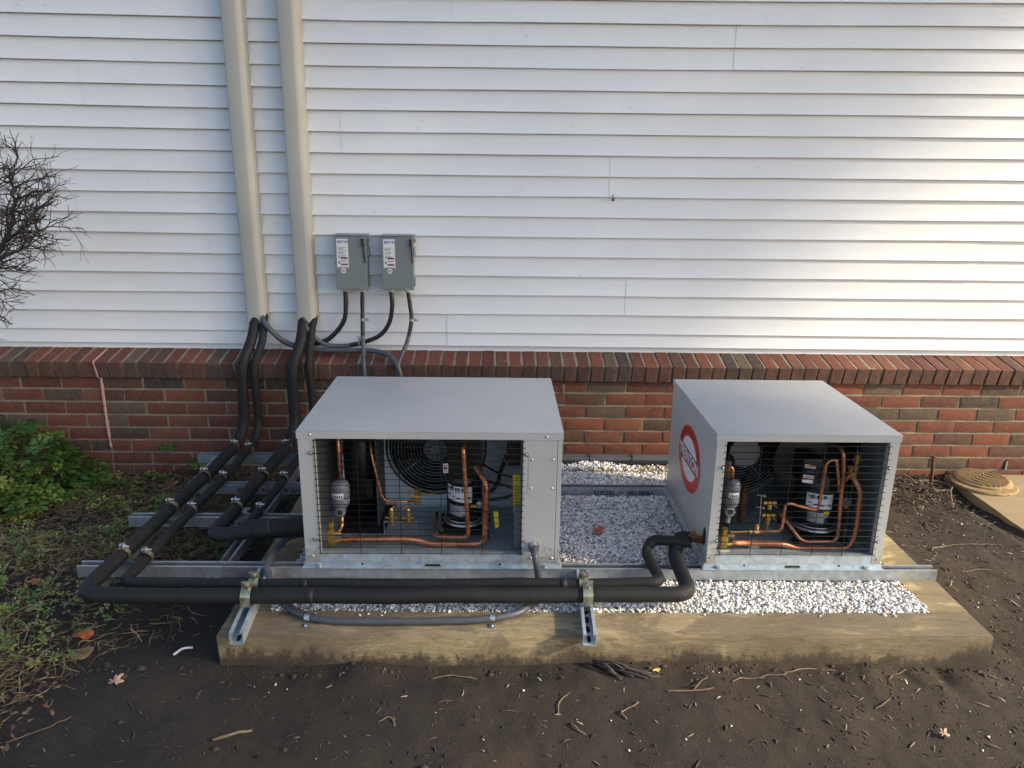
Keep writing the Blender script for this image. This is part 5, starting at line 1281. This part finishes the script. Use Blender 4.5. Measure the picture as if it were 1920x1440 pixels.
M['litterleaf'] = mat_tint('brown_litter', [(0, (.05, .03, .018)), (.5, (.15, .085, .045)), (1, (.33, .20, .11))], .8)
def leaf_cloud(name, C, nl, ls, label, mat, tint, spread=1.0, up=.5):
    """rosettes: around every centre nl pointed leaves of length ls"""
    n = len(C); V = []; F = []; T = []
    idx = 0
    for i in range(n):
        a0 = random.uniform(0, 6.28); tx = Vector((random.gauss(0, .25), random.gauss(0, .25)-.15, 1)).normalized()
        s1 = tx.orthogonal().normalized(); s2 = tx.cross(s1)
        for k in range(nl[i]):
            a = a0+k*2.399; r = ls[i]*random.uniform(.7, 1.15); el = random.uniform(-.15, .55)*up+.05*k/nl[i]
            d = (s1*math.cos(a)+s2*math.sin(a))*math.cos(el)+tx*math.sin(el); w_ = d.cross(tx).normalized(); c = Vector(C[i])
            nn = w_.cross(d).normalized()
            p0 = c+d*r*.12; p1 = c+d*r*.5+nn*r*.06; p2 = c+d*r*.80+nn*r*.03; p3 = c+d*r-nn*r*.10
            V += [p0, p1-w_*r*.17, p1-nn*r*.03, p1+w_*r*.17, p2-w_*r*.19, p2-nn*r*.03, p2+w_*r*.19, p3]
            F += [(idx, idx+1, idx+2), (idx, idx+2, idx+3), (idx+1, idx+4, idx+5, idx+2), (idx+2, idx+5, idx+6, idx+3), (idx+4, idx+7, idx+5), (idx+5, idx+7, idx+6)]
            T += [min(1, max(0, tint[i]+random.gauss(0, .08)))]*8; idx += 8
    me = bpy.data.meshes.new(name); me.from_pydata([v[:] for v in V], [], F); me.materials.append(mat); me.shade_smooth()
    at = me.attributes.new('tint', 'FLOAT', 'POINT'); at.data.foreach_set('value', T)
    o = bpy.data.objects.new(name, me); col.objects.link(o); return tag(o, label, kind='stuff')
C = []; nl = []; ls = []; tt = []
while len(C) < 600:
    x = random.uniform(-2.75, -1.86); y = random.uniform(-.62, -.03)
    top = .235*(1-sstep(-2.30, -1.93, np.array(x)))+.02; top *= 1-sstep(-.30, -.62, np.array(y))*.75
    top = float(top)+.03*nv((x, y, 0), 9)
    if top < .03: continue
    z = top*random.uniform(.35, 1.0) if random.random() < .4 else top*random.uniform(.8, 1.05)
    C.append((x, y, z+.02)); nl.append(random.randint(6, 9)); ls.append(random.uniform(.022, .055)); tt.append(random.uniform(0, .62)+.45*float(sstep(-.15, -.55, np.array(y)))*random.uniform(.3, 1))
leaf_cloud('green_ground_cover', C, nl, ls, 'bright green leafy ground cover at the foot of the wall', M['leafg'], tt)
C = []; nl = []; ls = []; tt = []
while len(C) < 900:
    x = random.gauss(-1.85, .33); y = random.uniform(-1.95, -.06)
    if x > -1.30 and not (y > -.35 and x < -.95): continue
    if nv((x, y, 0), 4, 7) < -.05: continue
    C.append((x, y, gz(x, y)+random.uniform(.01, .05))); nl.append(random.randint(2, 6)); ls.append(random.uniform(.012, .030)); tt.append(random.uniform(.45, 1.05))
for cx, cy, cz in ((-1.66, -.12, .05), (-1.53, -.05, .10), (-1.50, -.06, .07), (-1.42, -.05, .06), (-1.68, -.02, .14), (-1.55, -.42, .06), (-1.13, -.85, .05), (-1.1, -.95, .05), (-.95, -.40, .05), (-.90, -.62, .06), (-1.62, -.78, .06)):
    for k in range(3): C.append((cx+random.gauss(0, .02), cy-abs(random.gauss(0, .02)), cz+random.gauss(0, .012))); nl.append(6); ls.append(.035); tt.append(random.uniform(.1, .6))
for k in range(120): C.append((random.uniform(-1.2, -.87), random.uniform(-.95, -.35), .045+random.uniform(0, .03))); nl.append(4); ls.append(.018); tt.append(random.uniform(0, .35))
leaf_cloud('low_weeds', C, nl, ls, 'small yellow-green weeds among the dead stems', M['leafg'], tt)

C = []; nl = []; ls = []; tt = []
while len(C) < 1500:
    x = random.gauss(-1.8, .38); y = random.uniform(-2.1, -.04)
    if x > -1.0-.25*(y < -1.5) or nv((x, y, 3), 3, 17) < -.12: continue
    C.append((x, y, gz(x, y)+random.uniform(.004, .022))); nl.append(random.choice((1, 1, 2))); ls.append(random.uniform(.010, .040)); tt.append(random.uniform(0, 1))
leaf_cloud('leaf_litter', C, nl, ls, 'small brown leaf litter mixed into the dead stems', M['litterleaf'], tt, up=.2)

# ------------------------------------------------------------------ bare shrub at the left edge
sh = thing('bare_shrub', 'leafless dark shrub with a tangle of twigs at the left edge, against the siding', 'shrub', (-2.42, -.60, 0))
limbs, twigs = MB(), MB()
def grow(p, d, L, r, depth, rnd):
    n = 4; pts = [p]; q = p
    for k in range(n):
        d = (d+Vector((rnd.gauss(0, .22), rnd.gauss(0, .22), rnd.gauss(.02, .22)))).normalized(); q = q+d*L/n; pts.append(q)
    (limbs if depth < 2 else twigs).tube(pts, [r*(1-.35*k/n) for k in range(n+1)], 6 if depth < 2 else 4)
    if depth >= 4 or r < .0007: return
    m = 3 if depth < 4 else 2
    for k in range(m):
        s = rnd.choice([2, 3, 4, 4]); b = Vector((rnd.gauss(0, .62), rnd.gauss(0, .45), rnd.gauss(.12, .5)))
        grow(pts[s], (d+b).normalized(), L*rnd.uniform(.58, .86), r*rnd.uniform(.52, .70), depth+1, rnd)
rs = random.Random(5)
def limb(pts, r0, r1):
    p = spline(pts, 5); p = [q+Vector((rs.gauss(0, .004), rs.gauss(0, .004), rs.gauss(0, .004))) for q in p]
    limbs.tube(p, [r0+(r1-r0)*k/(len(p)-1) for k in range(len(p))], 8); return p
def SH(p): return (p[0]-.12, p[1], p[2]-.06*max(0, p[2]-.9)/.7)
_limb = limb
def limb(pts, r0, r1): return _limb([SH(p) for p in pts], r0, r1)
A0 = (-2.10, -.60, .98)
P1 = limb([(-2.42, -.60, -.02), (-2.34, -.58, .45), (-2.22, -.61, .80), A0, (-1.97, -.60, 1.13), (-1.86, -.58, 1.27), (-1.80, -.57, 1.42), (-1.79, -.58, 1.55)], .022, .005)
P2 = limb([A0, (-2.05, -.57, 1.15), (-2.00, -.55, 1.32), (-1.97, -.56, 1.50), (-1.98, -.57, 1.66)], .013, .004)
P3 = limb([(-2.20, -.61, .85), (-2.16, -.63, 1.10), (-2.11, -.66, 1.35), (-2.07, -.66, 1.62)], .012, .004)
P4 = limb([(-1.97, -.60, 1.13), (-1.90, -.63, 1.17), (-1.82, -.65, 1.22), (-1.74, -.65, 1.26), (-1.69, -.64, 1.33)], .008, .003)
P5 = limb([(-1.86, -.58, 1.27), (-1.79, -.55, 1.33), (-1.72, -.54, 1.42)], .007, .003)
P6 = limb([(-2.30, -.58, .70), (-2.18, -.60, .90), (-2.04, -.60, .935), (-1.93, -.60, .955)], .008, .002)
P7 = limb([(-2.24, -.60, .82), (-2.10, -.62, 1.00), (-1.98, -.62, 1.01), (-1.90, -.62, 1.05)], .006, .002)
for P, cnt, L in ((P1[14:], 46, .11), (P2[4:], 42, .12), (P3[6:], 34, .12), (P4, 24, .10), (P5, 18, .10), (P6[8:], 5, .07), (P7[9:], 4, .07)):
    for k in range(cnt):
        q = P[rs.randrange(len(P))]; d = Vector((rs.gauss(.35, .6), rs.gauss(0, .5), rs.gauss(.45, .5))).normalized()
        grow(q, d, L*rs.uniform(.6, 1.2), .0034*rs.uniform(.7, 1.2), 2, rs)
part('limbs', limbs, M['bark'], sh, True); part('twigs', twigs, M['bark'], sh, True)

# ------------------------------------------------------------------ added tree out of frame on the right, crown shaped to filter the sun
hb = Vector((-SUN.y, SUN.x, 0)).normalized(); ub = (Vector((0, 0, 1))-SUN*SUN.z).normalized()
tr = thing('sun_blocking_tree', 'unseen tree added well outside the picture on the right, shaped to shade the wall', 'tree', (13.0, -1.6, 0))
def light_through(h, u):
    if h > .42: uc, w_ = .0+(h-.47)*2.3, .75
    elif h > -.45: uc, w_ = -.05, .7
    else: uc, w_ = -.30+.12*float(sstep(-1.0, -1.5, np.array(h))), .55
    return float(np.clip(.5-(u-uc)/w_, 0, 1))
need = []
r2 = random.Random(3); V_ = []; F_ = []
cell = .11; Q = .16
h = -3.0
while h < 1.9:
    u = -.8
    while u < 4.2:
        T0 = max(.02, light_through(h, u)); lam = -math.log(T0)*cell*cell/(Q*Q*.80)
        k = int(lam)+(1 if r2.random() < lam-int(lam) else 0)
        for _ in range(k):
            c = SUN*(13+r2.uniform(-1.5, 1.5))+hb*(h+r2.random()*cell)+ub*(u+r2.random()*cell)
            a = Vector((r2.gauss(0, 1), r2.gauss(0, 1), r2.gauss(0, 1))).normalized(); a = (a+SUN*2.2*(1 if r2.random() < .5 else -1)).normalized()
            e1 = a.orthogonal().normalized(); e2 = a.cross(e1); th = r2.random()*6.28; e1, e2 = e1*math.cos(th)+e2*math.sin(th), e2*math.cos(th)-e1*math.sin(th)
            b = len(V_); s = Q/2*r2.uniform(.8, 1.2)
            V_ += [c-e1*s*1.2, c-e2*s*.85, c+e1*s*1.2, c+e2*s*.85]; F_.append((b, b+1, b+2, b+3))
        u += cell
    h += cell
mb = MB(); mb.add(V_, F_); part('crown', mb, M['conif'], tr)
mb = MB(); mb.tube([(13.0, -1.6, -.1), (13.0, -1.6, 3), (12.9, -1.7, 7), (12.9, -1.9, 9.5)], [.22, .18, .12, .04], 10)
for k in range(9): mb.tube([(12.95, -1.65, 5.0+k*.5), (12.2, -2.6-.1*k, 5.5+k*.5), (11.6, -3.8, 5.9+k*.45)], [.05, .03, .015], 6)
part('trunk', mb, M['bark'], tr, True)
